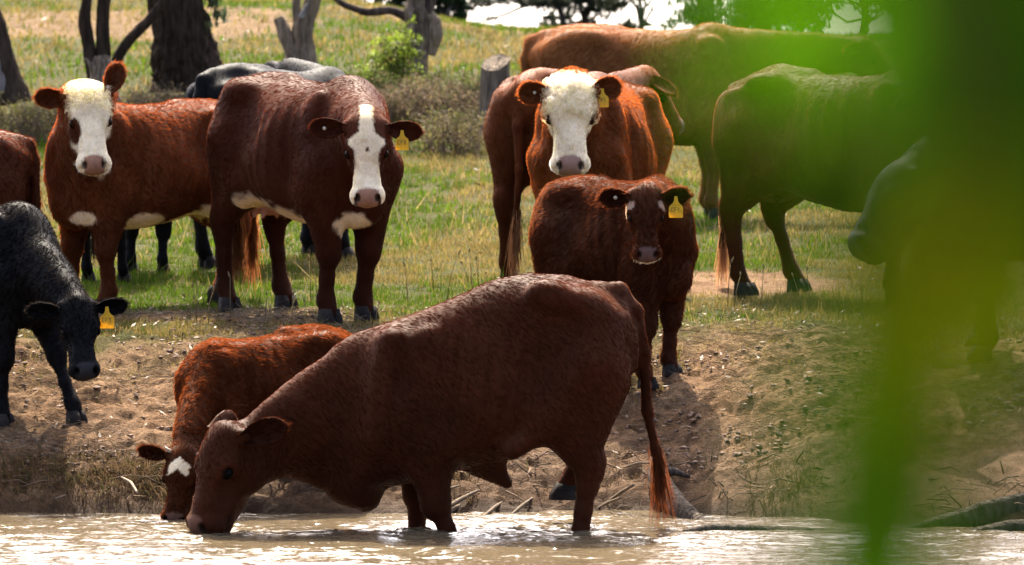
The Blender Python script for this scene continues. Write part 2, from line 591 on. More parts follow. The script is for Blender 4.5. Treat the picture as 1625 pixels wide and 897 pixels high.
class Sdf:
    def __init__(self):
        self.pr = []
    def cone(self, a, b, ra, rb, k=.05, op='u'):
        a, b = np.asarray(a, float), np.asarray(b, float)
        r = max(ra, rb)
        ba = b - a; l2 = max(ba @ ba, 1e-9)
        def f(x, y, z):
            px, py, pz = x - a[0], y - a[1], z - a[2]
            t = np.clip((px * ba[0] + py * ba[1] + pz * ba[2]) / l2, 0, 1)
            return np.sqrt((px - t * ba[0]) ** 2 + (py - t * ba[1]) ** 2 + (pz - t * ba[2]) ** 2) - (ra + (rb - ra) * t)
        self.pr.append((np.minimum(a, b) - r, np.maximum(a, b) + r, f, k, op))
    def chain(self, pts, rad, k=.04):
        for i in range(len(pts) - 1):
            self.cone(pts[i], pts[i + 1], rad[i], rad[i + 1], k)
    def ell(self, c, r, R=None, k=.05, op='u'):
        """R rows are the axes of the ellipsoid"""
        c, r = np.asarray(c, float), np.asarray(r, float)
        R = np.eye(3) if R is None else np.asarray(R, float)
        ext = np.sqrt(((R * r[:, None]) ** 2).sum(0))
        def f(x, y, z):
            px, py, pz = x - c[0], y - c[1], z - c[2]
            q = [(px * R[i][0] + py * R[i][1] + pz * R[i][2]) for i in range(3)]
            k0 = np.sqrt(sum((q[i] / r[i]) ** 2 for i in range(3)))
            k1 = np.sqrt(sum((q[i] / r[i] ** 2) ** 2 for i in range(3)))
            return k0 * (k0 - 1) / (k1 + 1e-6)
        self.pr.append((c - ext, c + ext, f, k, op))
    def trunk(self, prof, egg=.16, pw=2.3):
        prof = np.asarray(prof, float)
        xs = prof[:, 0]
        xx = np.linspace(xs[0], xs[-1], 200)
        def sm(v):
            w = np.interp(xx, xs, v)
            for _ in range(30):
                w[1:-1] = .25 * w[:-2] + .5 * w[1:-1] + .25 * w[2:]
            return w
        zt, zb, w = [sm(prof[:, i]) for i in (1, 2, 3)]
        def f(x, y, z):
            xc = np.clip(x, xs[0], xs[-1])
            a, b_, ww = np.interp(xc, xx, zt), np.interp(xc, xx, zb), np.interp(xc, xx, w)
            zc, h = (a + b_) / 2, (a - b_) / 2
            t = np.clip((z - zc) / h, -1.2, 1.2)
            we = ww * (1 - egg * t - .06 * t * t)
            q = (np.abs(y / we) ** pw + np.abs((z - zc) / h) ** pw) ** (1 / pw)
            d = (q - 1) * np.minimum(we, h)
            dx = np.abs(x - xc)
            return np.where(dx > 0, np.sqrt(np.maximum(d, 0) ** 2 + dx ** 2) + np.minimum(d, 0) * (dx <= 0), d)
        lo = np.array([xs[0], -w.max() * 1.2, zb.min()]); hi = np.array([xs[-1], w.max() * 1.2, zt.max()])
        self.pr.append((lo, hi, f, .0, 'u'))
    def mesh(self, h):
        lo = np.min([p[0] for p in self.pr if p[4] == 'u'], 0) - 3 * h
        hi = np.max([p[1] for p in self.pr if p[4] == 'u'], 0) + 3 * h
        n = np.ceil((hi - lo) / h).astype(int) + 1
        ax = [(lo[i] + h * np.arange(n[i])).astype(np.float32) for i in range(3)]
        D = np.full(n, 9.0, np.float32)
        for (a, b, f, k, op) in self.pr:
            mg = k * .6 + 2.5 * h
            i0 = np.clip(np.floor((a - mg - lo) / h).astype(int), 0, n)
            i1 = np.clip(np.ceil((b + mg - lo) / h).astype(int) + 1, 0, n)
            sl = tuple(slice(i0[i], i1[i]) for i in range(3))
            x, y, z = ax[0][sl[0]][:, None, None], ax[1][sl[1]][None, :, None], ax[2][sl[2]][None, None, :]
            d = f(x, y, z).astype(np.float32)
            cur = D[sl]
            if op == 'u':
                if k > 0:
                    hh = np.maximum(k - np.abs(cur - d), 0) / k
                    D[sl] = np.minimum(cur, d) - hh * hh * k * .25
                else:
                    D[sl] = np.minimum(cur, d)
            else:
                d = -d
                hh = np.maximum(k - np.abs(cur - d), 0) / k
                D[sl] = np.maximum(cur, d) + hh * hh * k * .25
        return surface_nets(D, h, lo)

PROFILE = [(-.80, 1.20, 1.02, .09), (-.72, 1.27, .88, .17), (-.60, 1.325, .76, .23), (-.42, 1.345, .66, .27), (-.22, 1.32, .58, .325),
           (.05, 1.295, .515, .35), (.28, 1.31, .495, .31), (.45, 1.345, .52, .255), (.58, 1.31, .57, .215), (.70, 1.20, .68, .15), (.76, 1.1, .8, .10)]

WHITE = np.array([.84, .71, .48])

def build_cow(name, label, cat, group, px, depth, heading, s, head, coat, res=.0125, legs=None, prof=None, lenf=1.0, widf=1.0, legy=1.0,
              tail=None, marks=None, neck=None, ears=None, nose=(.20, .115, .09), hairs=26000, hairlen=.022, tags=(), root_z=None,
              udder=False, hoofcol=None, curl=False, extra=None, switch=(.16, .07, .03), rump_bony=0.0, eyelid=None, lenp=None, messy=1.0, headw=1.0, headd=1.0, eyering=None, earlen=.21, earw=.062, horns=False, dark=0.35):
    """head = (poll px, py, depth, muzzle px, py, depth, forehead direction in the world)"""
    coat = np.array(coat, float) * (.45 if max(coat) > .03 else .45)
    nose = np.array(nose) * .75
    switch = np.array(switch) * .55
    a = math.radians(heading)
    X0, Y0 = (px - XC) * depth / FPX, depth
    Z0 = float(ground(X0, Y0)) if root_z is None else root_z
    F, L_ = np.array([math.cos(a), math.sin(a), 0]), np.array([-math.sin(a), math.cos(a), 0])
    RW = np.stack([F, L_, [0, 0, 1]])                      # world -> local rows
    def loc(w):
        return RW @ (np.asarray(w, float) - [X0, Y0, Z0]) / s
    def wdir(v):
        return norm(RW @ np.asarray(v, float))
    S = Sdf()
    pf = np.array(PROFILE if prof is None else prof, float)
    pf[:, 0] *= lenf; pf[:, 3] *= widf
    S.trunk(pf)
    def top(x): return np.interp(x, pf[:, 0], pf[:, 1])
    def bot(x): return np.interp(x, pf[:, 0], pf[:, 2])
    lp = lenf if lenp is None else lenp
    X = lambda x: x * lp
    dzH = top(X(-.5)) - 1.335; dzF = top(X(.45)) - 1.345
    W = widf
    for sg in (-1, 1):
        S.ell((X(-.43), sg * .215 * W, 1.225 + dzH), (.09, .055, .05), k=.12)                              # hook bone
        S.ell((X(-.73), sg * .105 * W, 1.12 + dzH), (.07, .05, .06), k=.09)                                 # pin bone
        S.ell((X(-.56), sg * .165 * W, .98 + dzH * .8), (.22 * lp, .125, .30), k=.08)                             # haunch
        S.ell((X(.44), sg * .185 * W, .98 + dzF), (.15, .085, .28), k=.05)                                   # shoulder blade
        S.ell((X(.58), sg * .14 * W, .84 + dzF * .8), (.13, .10, .13), k=.06)                                # point of shoulder
        if rump_bony:
            S.ell((X(-.34), sg * .25 * W, 1.08 + dzH), (.10, .05, .15), k=.10, op='s')
            S.ell((X(-.62), sg * .17 * W, 1.27 + dzH), (.12, .06, .05), k=.08, op='s')
    S.cone((X(-.76), 0, 1.215 + dzH), (X(-.2), 0, 1.295 + dzH * .6), .03, .03, k=.08)                             # spine
    S.ell((X(.60), 0, .66 + dzF * .6), (.16, .12, .16), k=.10)                                               # brisket
    for sg in (-1, 1):
        wm = np.interp(X(-.2), pf[:, 0], pf[:, 3])
        S.ell((X(-.24), sg * (wm + .075), 1.06 + dzH * .7), (.12, .10, .14), k=.16, op='s')                   # hollow of the flank
        ws = np.interp(X(.30), pf[:, 0], pf[:, 3])
        S.ell((X(.27), sg * (ws + .045), .93 + dzF * .5), (.035, .06, .30), k=.10, op='s')                    # behind the shoulder
        S.ell((X(.62), sg * .255 * W, 1.05 + dzF), (.05, .07, .22), k=.10, op='s')                             # in front of the shoulder
        S.ell((X(-.33), sg * (wm * .95 + .03), .70 + dzH * .6), (.04, .06, .16), k=.08, op='s')                # crease before the thigh
    # legs
    legs = legs or {}
    hoofs = []
    for nm, hind, sg in (('HL', 1, 1), ('HR', 1, -1), ('FL', 0, 1), ('FR', 0, -1)):
        o = legs.get(nm, (0, 0, 0))
        if hind:
            F0 = np.array([X(-.58), sg * .17 * W * legy, 0.0])
        else:
            F0 = np.array([X(.46), sg * .155 * W * legy, 0.0])
        Fh = F0 + np.array([o[0], o[1], 0])
        wp = np.array([X0, Y0, Z0]) + s * (RW.T @ Fh)
        gz = float(ground(wp[0], wp[1]))
        Fh[2] = (gz - Z0) / s + (o[2] if len(o) > 2 else 0) + .005
        dF = Fh - F0
        if hind:
            stf = np.array([X(-.37), sg * .19 * W, .72 + dzH * .7]) + dF * np.array([.25, .2, .15])
            hock = np.array([X(-.58) - .09, sg * .165 * W * legy, .50 + dzH * .25]) + dF * np.array([.5, .6, .55])
            if len(o) > 3:
                hock = hock + np.array(o[3])
            fet = Fh + np.array([-.035, 0, .125]) + (np.array(o[4]) if len(o) > 4 else 0)
            S.chain([(X(-.52), sg * .16 * W, .95 + dzH * .8), stf], [.19, .125], k=.07)
            S.cone((X(-.62), sg * .14 * W, .86 + dzH * .7), hock + np.array([.02, 0, .08]), .14, .07, k=.08)
            S.cone(stf, hock, .11, .062, k=.06)
            S.cone(hock + np.array([-.025, 0, .035]), hock + np.array([.0, 0, -.08]), .05, .05, k=.04)
            S.chain([hock, hock + (fet - hock) * .5, fet, Fh + np.array([.01, 0, .06])], [.060, .042, .050, .049], k=.03)
        else:
            elb = np.array([X(.40), sg * .175 * W, .70 + dzF * .7])
            knee = np.array([X(.465), sg * .155 * W * legy, .385 + dzF * .3]) + dF * np.array([.5, .6, .55])
            fet = Fh + np.array([-.02, 0, .12])
            S.chain([(X(.52), sg * .17 * W, .84 + dzF * .8), elb], [.13, .115], k=.07)
            S.chain([elb, knee], [.11, .056], k=.06)
            S.cone((X(.54), sg * .16 * W, .72 + dzF * .7), knee, .085, .05, k=.06)
            S.cone(knee + np.array([.01, 0, .03]), knee + np.array([.012, 0, -.03]), .058, .056, k=.03)
            S.chain([knee, knee + (fet - knee) * .55, fet, Fh + np.array([.01, 0, .06])], [.052, .038, .048, .047], k=.03)
        hoofs.append(Fh)
    if udder:
        S.ell((X(-.46), 0, .66 + dzH * .6), (.15, .12, .12), k=.06)
        for tx in (-.51, -.40):
            for ty in (-.07, .07):
                S.cone((X(tx), ty, .58), (X(tx), ty * 1.1, .535 + dzH * .6), .02, .013, k=.02)
    # head
    poll, muz, up = loc(P(*head[0:3])), loc(P(*head[3:6])), wdir(head[6])
    H = np.linalg.norm(muz - poll)
    hf = norm(muz - poll)
    hu = norm(up - hf * (up @ hf))
    hs = np.cross(hu, hf)                                   # the animal's left
    Rh = np.stack([hf, hs, hu])
    c = H / .5
    def hp(f, s_, u):
        return poll + c * (f * hf + s_ * headw * hs + u * headd * hu)
    wf = 1.0
    def he(f, s_, u, r, k=.045, op='u'):
        S.ell(hp(f, s_, u), np.array(r) * c * np.array([1, headw, headd]), Rh, k=k, op=op)
    he(.10, 0, -.07, (.125, .108, .10))
    he(.03, 0, -.035, (.05, .08, .05))                       # poll
    he(.15, 0, -.045, (.15, .108, .06))                      # forehead
    he(.30, 0, -.07, (.17, .076, .058))                      # nose bridge
    he(.31, 0, -.115, (.17, .084, .068))
    he(.442, 0, -.095, (.056, .090, .07), .03)               # muzzle
    he(.420, 0, -.160, (.060, .056, .030), .010)             # chin
    he(.22, 0, -.175, (.20, .052, .055))                     # lower jaw
    for sg in (-1, 1):
        he(.180, sg * .086, -.045, (.05, .034, .04), .04)    # brow
        he(.15, sg * .066, -.155, (.105, .046, .085))        # cheek
        he(.40, sg * .038, -.155, (.07, .03, .028), .02)     # lower lip
        he(.432, sg * .056, -.095, (.045, .038, .052), .03)  # lip
        he(.03, sg * .10, -.055, (.035, .04, .035), .04)     # ear root
        he(.28, sg * .095, -.085, (.06, .02, .03), .05, 's') # hollow under the eye
        he(.205, sg * .113, -.046, (.034, .018, .026), .012, 's')    # eye socket
        he(.462, sg * .054, -.052, (.021, .013, .024), .012, 's')    # nostril
        he(.475, sg * .074, -.080, (.018, .014, .010), .01, 's')
    # neck
    nk = dict(base=(X(.50), 0, 1.03 + dzF), r0=.27, w0=.17, r1=.125, w1=.09, ctrl=None, end=(.05, 0, -.11))
    nk.update(neck or {})
    A = np.array(nk['base'], float)
    Bq = hp(*nk['end'])
    Cq = (A + Bq) / 2 + np.array([.06, 0, .05]) if nk['ctrl'] is None else np.array(nk['ctrl'], float)
    nn = 11
    for i in range(nn):
        t = i / (nn - 1)
        p = (1 - t) ** 2 * A + 2 * t * (1 - t) * Cq + t * t * Bq
        tg = norm(2 * (1 - t) * (Cq - A) + 2 * t * (Bq - Cq))
        dv = (1 - t) * np.array([0, 0, 1.0]) + t * (hu - .7 * hf)
        dv = norm(dv - tg * (dv @ tg))
        sd = np.cross(dv, tg)
        tt = t ** .8
        r = nk['r0'] + (nk['r1'] * c - nk['r0']) * tt
        w = nk['w0'] + (nk['w1'] * c - nk['w0']) * tt
        S.ell(p, (w * .95, w, r), np.stack([tg, sd, dv]), k=.06)
    # tail
    if tail:
        tp = [loc(P(*q)) if len(q) == 3 and abs(q[0]) > 5 else np.array(q, float) for q in tail]
    else:
        tx = X(-.80)
        tp = [np.array(q) for q in ((tx + .1, 0, 1.27 + dzH), (tx - .01, 0, 1.22 + dzH), (tx - .04, 0, 1.1 + dzH), (tx - .045, 0, .85), (tx - .04, 0, .6), (tx - .04, 0, .42))]
    tr = np.interp(np.linspace(0, 1, len(tp)), [0, .15, .5, .85, 1], [.036, .038, .028, .022, .03])
    S.chain(tp, tr, k=.03)
    if extra:
        extra(S, X)
    v, q = S.mesh(res)
    v = smooth_verts(v, q, 3, .5)
    nv = vert_normals(v, q)
    # soft skin relief, ribs showing through
    rib = .004 * np.sin(v[:, 0] * 62 / lp + v[:, 2] * 9) * sstep(-.28, -.1, v[:, 0]) * sstep(.34, .2, v[:, 0]) * sstep(.6, .75, v[:, 2]) * sstep(1.22, 1.05, v[:, 2]) * sstep(.12, .22, np.abs(v[:, 1]))
    v = v + nv * (rib * (1.6 if rump_bony else 1.0))[:, None]
    rel = (fbm(v[:, 0] * 5, v[:, 1] * 5, v[:, 2] * 3, 5, 3) - .5) * .02
    hq = (v - poll) @ Rh.T / c / np.array([1, headw, headd])                               # head coordinates in metres of a .5 m head
    inhead = (hq[:, 0] > -.10) & (hq[:, 0] < .56) & (np.abs(hq[:, 1]) < .17) & (hq[:, 2] > -.26) & (hq[:, 2] < .09)
    v = v + nv * (rel * np.where(inhead, .12, 1.0))[:, None]
    if curl:
        cm = inhead * sstep(.24, .16, hq[:, 0]) * sstep(-.12, -.08, hq[:, 2])
        v = v + nv * (cm * (.034 if curl == 1 else .016) * (fbm(v[:, 0] * 34, v[:, 1] * 34, v[:, 2] * 34, 99, 2) - .4))[:, None]
    # ears: cupped leaves joined to the body
    ear_v, ear_q, ear_c, ear_in = [], [], [], []
    off = len(v)
    default_ears = {1: (norm(np.array([-.05, 1, -.12])), norm(np.array([.35, 0, 1]))), -1: (norm(np.array([-.05, -1, -.12])), norm(np.array([.35, 0, 1])))}
    ear_frames = {}
    for sg in (-1, 1):
        e = (ears or {}).get(sg)
        if e is not None and e[2] == 'w':                     # world direction and open side
            el, en = wdir(e[0]), wdir(e[1])
        else:
            dl, dn = default_ears[sg] if e is None else (norm(e[0]), norm(e[1]))
            el, en = Rh.T @ dl, Rh.T @ dn
        en = norm(en - el * (en @ el))
        ew = np.cross(en, el)
        base = hp(.035, sg * .095, -.055)
        Lh = earlen * c; Wh = earw * c
        nt_, nw_ = 16, 11
        T, V = np.meshgrid(np.linspace(0, 1, nt_), np.linspace(-1, 1, nw_), indexing='ij')
        prof_w = np.interp(T, [0, .12, .35, .6, .8, .92, 1], [.42, .5, .9, 1.0, .82, .55, .12])
        cup = np.interp(T, [0, .3, .7, 1], [1.1, .8, .42, .1])
        edge = .006 * fbm(T * 7 + px, V * 7, 0, 3, 2)
        base_p = base + T[..., None] * el * Lh + (V * prof_w * Wh)[..., None] * ew * (1 - .25 * cup * V ** 2)[..., None] + ((V ** 2) * cup * Wh * .75 - .012 - .03 * T ** 2 * c)[..., None] * en
        th = (.009 * (1 - V ** 4) + .0035) * c
        fr = base_p + th[..., None] * en
        bk = base_p - th[..., None] * en
        n0 = nt_ * nw_
        i, j = np.meshgrid(np.arange(nt_ - 1), np.arange(nw_ - 1), indexing='ij')
        qf = np.stack([i * nw_ + j, (i + 1) * nw_ + j, (i + 1) * nw_ + j + 1, i * nw_ + j + 1], -1).reshape(-1, 4)
        qb = qf[:, ::-1] + n0
        rim = []
        bd = [(k, 0) for k in range(nt_)] + [(nt_ - 1, k) for k in range(1, nw_)] + [(k, nw_ - 1) for k in range(nt_ - 2, -1, -1)]
        bi = np.array([r_ * nw_ + c_ for r_, c_ in bd])
        rim = np.stack([bi[:-1], bi[:-1] + n0, bi[1:] + n0, bi[1:]], 1)
        qq = np.concatenate([qf, qb, rim])
        pts = np.concatenate([fr.reshape(-1, 3), bk.reshape(-1, 3)])
        if np.dot(np.cross(pts[qf[40, 1]] - pts[qf[40, 0]], pts[qf[40, 3]] - pts[qf[40, 0]]), en) < 0:
            qq = qq[:, ::-1]
        ear_q.append(qq + off)
        ear_v.append(pts)
        inside = np.concatenate([np.clip(1 - np.abs(V.ravel()) ** 3, 0, 1) * np.interp(T.ravel(), [0, .9, 1], [1, 1, 0]), np.zeros(n0)])
        ear_in.append(inside)
        off += len(pts)
        ear_frames[sg] = (base, el, ew, en, Lh, Wh)
    nb = len(v)
    ev = np.concatenate(ear_v)
    v_all = np.concatenate([v, ev]); q_all = np.concatenate([q] + ear_q)
    nv_all = vert_normals(v_all, q_all)
    earin = np.concatenate([np.zeros(nb), np.concatenate(ear_in)])
    is_ear = np.arange(len(v_all)) >= nb
    # colour
    coat = np.array(coat, float)
    colr = np.tile(coat, (len(v_all), 1))
    n1 = fbm(v_all[:, 0] * 3 + px, v_all[:, 1] * 3, v_all[:, 2] * 3, 9, 3)
    n3 = fbm(v_all[:, 0] * 1.7 + px, v_all[:, 1] * 1.7, v_all[:, 2] * 2.2, 19, 3)
    n2 = fbm(v_all[:, 0] * 22 + px, v_all[:, 1] * 22, v_all[:, 2] * 22, 10, 3)
    colr *= (.6 + .8 * n1)[:, None] * (.7 + .6 * n3)[:, None]
    dust = sstep(.5, .75, n3) * sstep(.6, .9, nv_all[:, 2] + .6)
    colr = colr * (1 - .10 * dust[:, None]) + .10 * dust[:, None] * np.array([.13, .085, .055]) * (coat.sum() > .03)
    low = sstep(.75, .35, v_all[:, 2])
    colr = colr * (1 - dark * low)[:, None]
    hq = (v_all - poll) @ Rh.T / c / np.array([1, headw, headd])
    inh = (hq[:, 0] > -.10) & (hq[:, 0] < .515) & (np.abs(hq[:, 1]) < .17) & (hq[:, 2] > -.25) & (hq[:, 2] < .09) & ~is_ear
    if marks:
        colr = marks(colr, v_all, nv_all, hq, inh, is_ear, n1, n2, X)
    colr = colr * (1 - .45 * earin[:, None] * (1 - .2))
    # nose pad, nostrils, mouth
    aS = np.abs(hq[:, 1])
    pad = inh * sstep(.408, .422, hq[:, 0] + (n2 - .5) * .012 - .25 * np.clip(aS - .02, 0, 1)) * sstep(.062, .052, aS) * sstep(-.145, -.135, hq[:, 2])
    nose = np.array(nose)
    colr = colr * (1 - pad[:, None]) + nose * pad[:, None] * (.85 + .3 * n2[:, None])
    for sg in (-1, 1):
        dn = np.sqrt(((hq[:, 0] - .462) / .026) ** 2 + ((hq[:, 1] - sg * .054) / .017) ** 2 + ((hq[:, 2] + .052) / .03) ** 2)
        colr *= (1 - .85 * inh * sstep(1.15, .75, dn))[:, None]
        de = np.sqrt(((hq[:, 0] - .205) / .036) ** 2 + ((hq[:, 1] - sg * .110) / .05) ** 2 + ((hq[:, 2] + .048) / .034) ** 2)
        if eyering is None:
            colr = colr * (1 - (.6 * inh * sstep(1.25, .85, de))[:, None])
        else:
            colr = lay(colr, inh * sstep(1.5, 1.1, de), np.array(eyering) * .6)
    mouth = inh * sstep(.010, .004, np.abs(hq[:, 2] + .141)) * sstep(.33, .38, hq[:, 0])
    colr *= (1 - .6 * mouth)[:, None]
    # dirt on the lower legs
    colr = np.clip(colr, .002, 1)
    root = bpy.data.objects.new(name, None)
    COL.objects.link(root)
    root.location = (X0, Y0, Z0)
    root.rotation_euler = (0, 0, a)
    root.empty_display_size = .2
    tag(root, label, cat, group)
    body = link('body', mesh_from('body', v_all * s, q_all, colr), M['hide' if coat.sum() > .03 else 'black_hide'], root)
    # eyes
    for sg in (-1, 1):
        mb = MB()
        uu, vv = np.meshgrid(np.linspace(0, math.pi, 9), np.linspace(0, 2 * math.pi, 13)[:-1], indexing='ij')
        sp = np.stack([np.sin(uu) * np.cos(vv) * .028, np.sin(uu) * np.sin(vv) * .024, np.cos(uu) * .024], -1).reshape(-1, 3) * c
        i, j = np.meshgrid(np.arange(8), np.arange(12), indexing='ij')
        qd = np.stack([i * 12 + j, (i + 1) * 12 + j, (i + 1) * 12 + (j + 1) % 12, i * 12 + (j + 1) % 12], -1).reshape(-1, 4)
        mb.add((hp(.205, sg * .098, -.046) + sp @ Rh) * s, qd)
        eye = mb.build('eye', M['eye'], body)
        # upper lid and lashes
        mb = MB()
        tt = np.linspace(-1, 1, 9)
        lid = np.array([hp(.205 + .030 * t, sg * (.106 - .008 * t * t), -.022 - .014 * t * t) for t in tt]) * s
        mb.tube(lid, np.array([.004, .007, .009, .009, .009, .009, .008, .006, .004]) * c * s, 6, coat * .55 if eyelid is None else eyelid)
        mb.build('eyelid', M['twig'], eye)
    if horns:
        for sg in (-1, 1):
            mb = MB()
            pts = np.array([hp(.03, sg * .075, -.02), hp(.02, sg * .105, -.005), hp(.005, sg * .125, .008)]) * s
            mb.tube(pts, np.array([.02, .015, .006]) * s, 8)
            mb.build('horn', M['horn'], body)
    # hooves: two claws each
    for Fh in hoofs:
        mb = MB()
        for sg in (-1, 1):
            cc = Fh + np.array([.02, sg * .027, 0])
            ring_b = np.array([(-.055, -.022), (-.055, .022), (0, .03), (.05, .022), (.075, .004), (.05, -.022), (0, -.03)])
            ring_t = ring_b * .72 + np.array([-.012, 0])
            vb = np.concatenate([np.c_[cc[:2] + ring_b, np.full(7, Fh[2] - .004)], np.c_[cc[:2] + ring_b * .97, np.full(7, Fh[2] + .02)], np.c_[cc[:2] + ring_t, np.full(7, Fh[2] + .075)]])
            k = np.arange(7); k2 = (k + 1) % 7
            qd = np.concatenate([np.stack([k, k2, k2 + 7, k + 7], 1), np.stack([k + 7, k2 + 7, k2 + 14, k + 14], 1)])
            tr_ = np.stack([np.full(5, 14), 14 + np.arange(1, 6), 14 + np.arange(2, 7)], 1)
            mb.add(vb * s, qd, tr_)
        mb.build('hoof', M['hoof'], body, smooth=True)
    # coat of hair
    if hairs:
        f4 = q_all
        e1, e2 = v_all[f4[:, 2]] - v_all[f4[:, 0]], v_all[f4[:, 3]] - v_all[f4[:, 1]]
        area = np.linalg.norm(np.cross(e1, e2), axis=1) * .5
        fear = is_ear[f4[:, 0]]
        wgt = area * np.where(fear, 2.2, 1.0)
        fh = (inh[f4[:, 0]])
        wgt = wgt * np.where(fh, 1.6, 1.0)
        padf = pad[f4[:, 0]] > .3
        wgt[padf] = 0
        r_ = np.random.default_rng(int(px) + 1003)
        fi = r_.choice(len(f4), hairs, p=wgt / wgt.sum())
        uu, vv = r_.random(hairs), r_.random(hairs)
        ca, cb, cc_, cd = [v_all[f4[fi, k]] for k in range(4)]
        pt = (ca * (1 - uu[:, None]) + cb * uu[:, None]) * (1 - vv[:, None]) + (cd * (1 - uu[:, None]) + cc_ * uu[:, None]) * vv[:, None]
        nr = nv_all[f4[fi, 0]]
        hc = colr[f4[fi, 0]].copy()
        ishead = inh[f4[fi, 0]]
        isear = fear[fi]
        flow = np.tile(np.array([-.75, 0, -.65]), (hairs, 1))
        flow[ishead] = hf * .4 - hu * .3
        if isear.any():
            for sg in (-1, 1):
                side = isear & (((pt - poll) @ hs) * sg > 0)
                flow[side] = ear_frames[sg][1]
        jit = np.stack([fbm(pt[:, 0] * 6, pt[:, 1] * 6, pt[:, 2] * 6, 30 + k, 2) - .5 for k in range(3)], 1) * 1.5 * messy
        flow = flow + jit + r_.normal(0, .16 * messy, (hairs, 3))
        flow = flow - nr * (flow * nr).sum(1)[:, None]
        flow /= np.linalg.norm(flow, axis=1)[:, None] + 1e-9
        ln = hairlen * (.6 + .8 * r_.random(hairs)) * (1.7 if messy < .6 else 1)
        ln = np.where(ishead, ln * .65, ln)
        ln = np.where(isear, ln * .9, ln)
        ln = np.where(pt[:, 2] < .45, ln * .6, ln)
        hqh = (pt - poll) @ Rh.T / c
        npt = 4
        lift = .06 + .38 * messy ** 1.5
        tt = np.linspace(0, 1, npt)
        cur = np.zeros(hairs, bool)
        if curl:
            cur = ishead & (hqh[:, 0] < .20 if curl == 1 else hqh[:, 0] < .14) & (hqh[:, 2] > -.09)
            ln = np.where(cur, hairlen * 1.5, ln)
            hc[cur] *= (.35 + 1.2 * fbm(pt[cur, 0] * 60, pt[cur, 1] * 60, pt[cur, 2] * 60, 88, 2))[:, None]
        pts = pt[:, None, :] + ln[:, None, None] * (tt[None, :, None] * flow[:, None, :] + (lift * (tt - .35 * tt ** 2))[None, :, None] * nr[:, None, :])
        if cur.any():
            ci = np.where(cur)[0]
            ph = fbm(pt[ci, 0] * 30, pt[ci, 1] * 30, pt[ci, 2] * 30, 77, 2) * 25
            t1 = np.cross(nr[ci], flow[ci])
            ang = ph[:, None] + tt[None, :] * 3.6
            R_ = (hairlen * .55)
            pts[ci] = pt[ci][:, None, :] + R_ * ((np.cos(ang) - np.cos(ph)[:, None])[..., None] * flow[ci][:, None, :] + (np.sin(ang) - np.sin(ph)[:, None])[..., None] * t1[:, None, :]) + (hairlen * 1.0 * np.sin(tt * 2.2))[None, :, None] * nr[ci][:, None, :]
        hc = hc * ((.85 + .4 * r_.random((hairs, 1))) if messy > .6 else (.92 + .16 * r_.random((hairs, 1))))
        # tail switch
        tl = np.array(tp)
        ns = 260
        k0 = np.clip(len(tl) - 2.2 + 1.2 * r_.random(ns), 0, len(tl) - 1.001)
        ii = k0.astype(int)
        sp_ = tl[ii] + (tl[np.minimum(ii + 1, len(tl) - 1)] - tl[ii]) * (k0 - ii)[:, None]
        dr = norm(tl[-1] - tl[-2])
        dd = dr * .5 + np.array([0, 0, -.6]) + r_.normal(0, .14, (ns, 3))
        rad0 = r_.normal(0, .012, (ns, 3))
        sln = .17 * (.5 + r_.random(ns))
        sw = sp_[:, None, :] + rad0[:, None, :] + sln[:, None, None] * tt[None, :, None] * dd[:, None, :] + (np.array([0, 0, -.06]) * (tt ** 2)[:, None])[None]
        swc = np.array(switch) * (.6 + .8 * r_.random((ns, 1)))
        pts = np.concatenate([pts, sw]); hc = np.concatenate([hc, swc])
        hcv = bpy.data.hair_curves.new('coat')
        tot = len(pts)
        hcv.add_curves([npt] * tot)
        hcv.points.foreach_set('position', (pts * s).astype(np.float32).ravel())
        rad = np.tile(np.array([.0010, .0009, .0007, .0002]) * (.55 + .55 * messy), tot).astype(np.float32)
        rad[-ns * npt:] *= 2.0
        ra = hcv.attributes.get('radius') or hcv.attributes.new('radius', 'FLOAT', 'POINT')
        ra.data.foreach_set('value', rad)
        ca_ = hcv.attributes.new('Col', 'FLOAT_COLOR', 'CURVE')
        ca_.data.foreach_set('color', np.c_[hc, np.ones(tot)].astype(np.float32).ravel())
        link('coat', hcv, M['hair' if messy > .6 else 'short_hair'], body)
    # ear tags
    for (sg, kind, along, txt) in tags:
        base, el, ew, en, Lh, Wh = ear_frames[sg]
        if kind == 'flag':
            o = base + el * Lh * along + en * .022
            # hangs in a plane facing where the ear opens, upright in the world
            nrm = norm(en * np.array([1, 1, .2])); dn_ = norm(np.array([0, 0, -1.0]) - nrm * -nrm[2]); sd = np.cross(dn_, nrm)
            out = np.array([(-.007, -.005), (.007, -.005), (.010, .018), (.016, .028), (.030, .040), (.034, .052), (.034, .094), (.030, .098), (-.030, .098), (-.034, .094), (-.034, .052), (-.030, .040), (-.016, .028), (-.010, .018)]) * 1.08 / s
            n_ = len(out)
            fr = o + out[:, :1] * sd + out[:, 1:] * dn_ + nrm * (.012 + .1 * out[:, 1:] ** 2 * 3)
            bk = fr - nrm * .0022
            mb = MB()
            ctr = fr.mean(0)
            k = np.arange(n_); k2 = (k + 1) % n_
            vvv = np.concatenate([fr, bk, [ctr], [ctr - nrm * .0022]])
            trs = np.concatenate([np.stack([k, k2, np.full(n_, 2 * n_)], 1), np.stack([k2 + n_, k + n_, np.full(n_, 2 * n_ + 1)], 1)])
            mb.add(vvv * s, np.stack([k2, k, k + n_, k2 + n_], 1), trs)
            tg_ = mb.build('ear_tag', M['tag'], body, smooth=False)
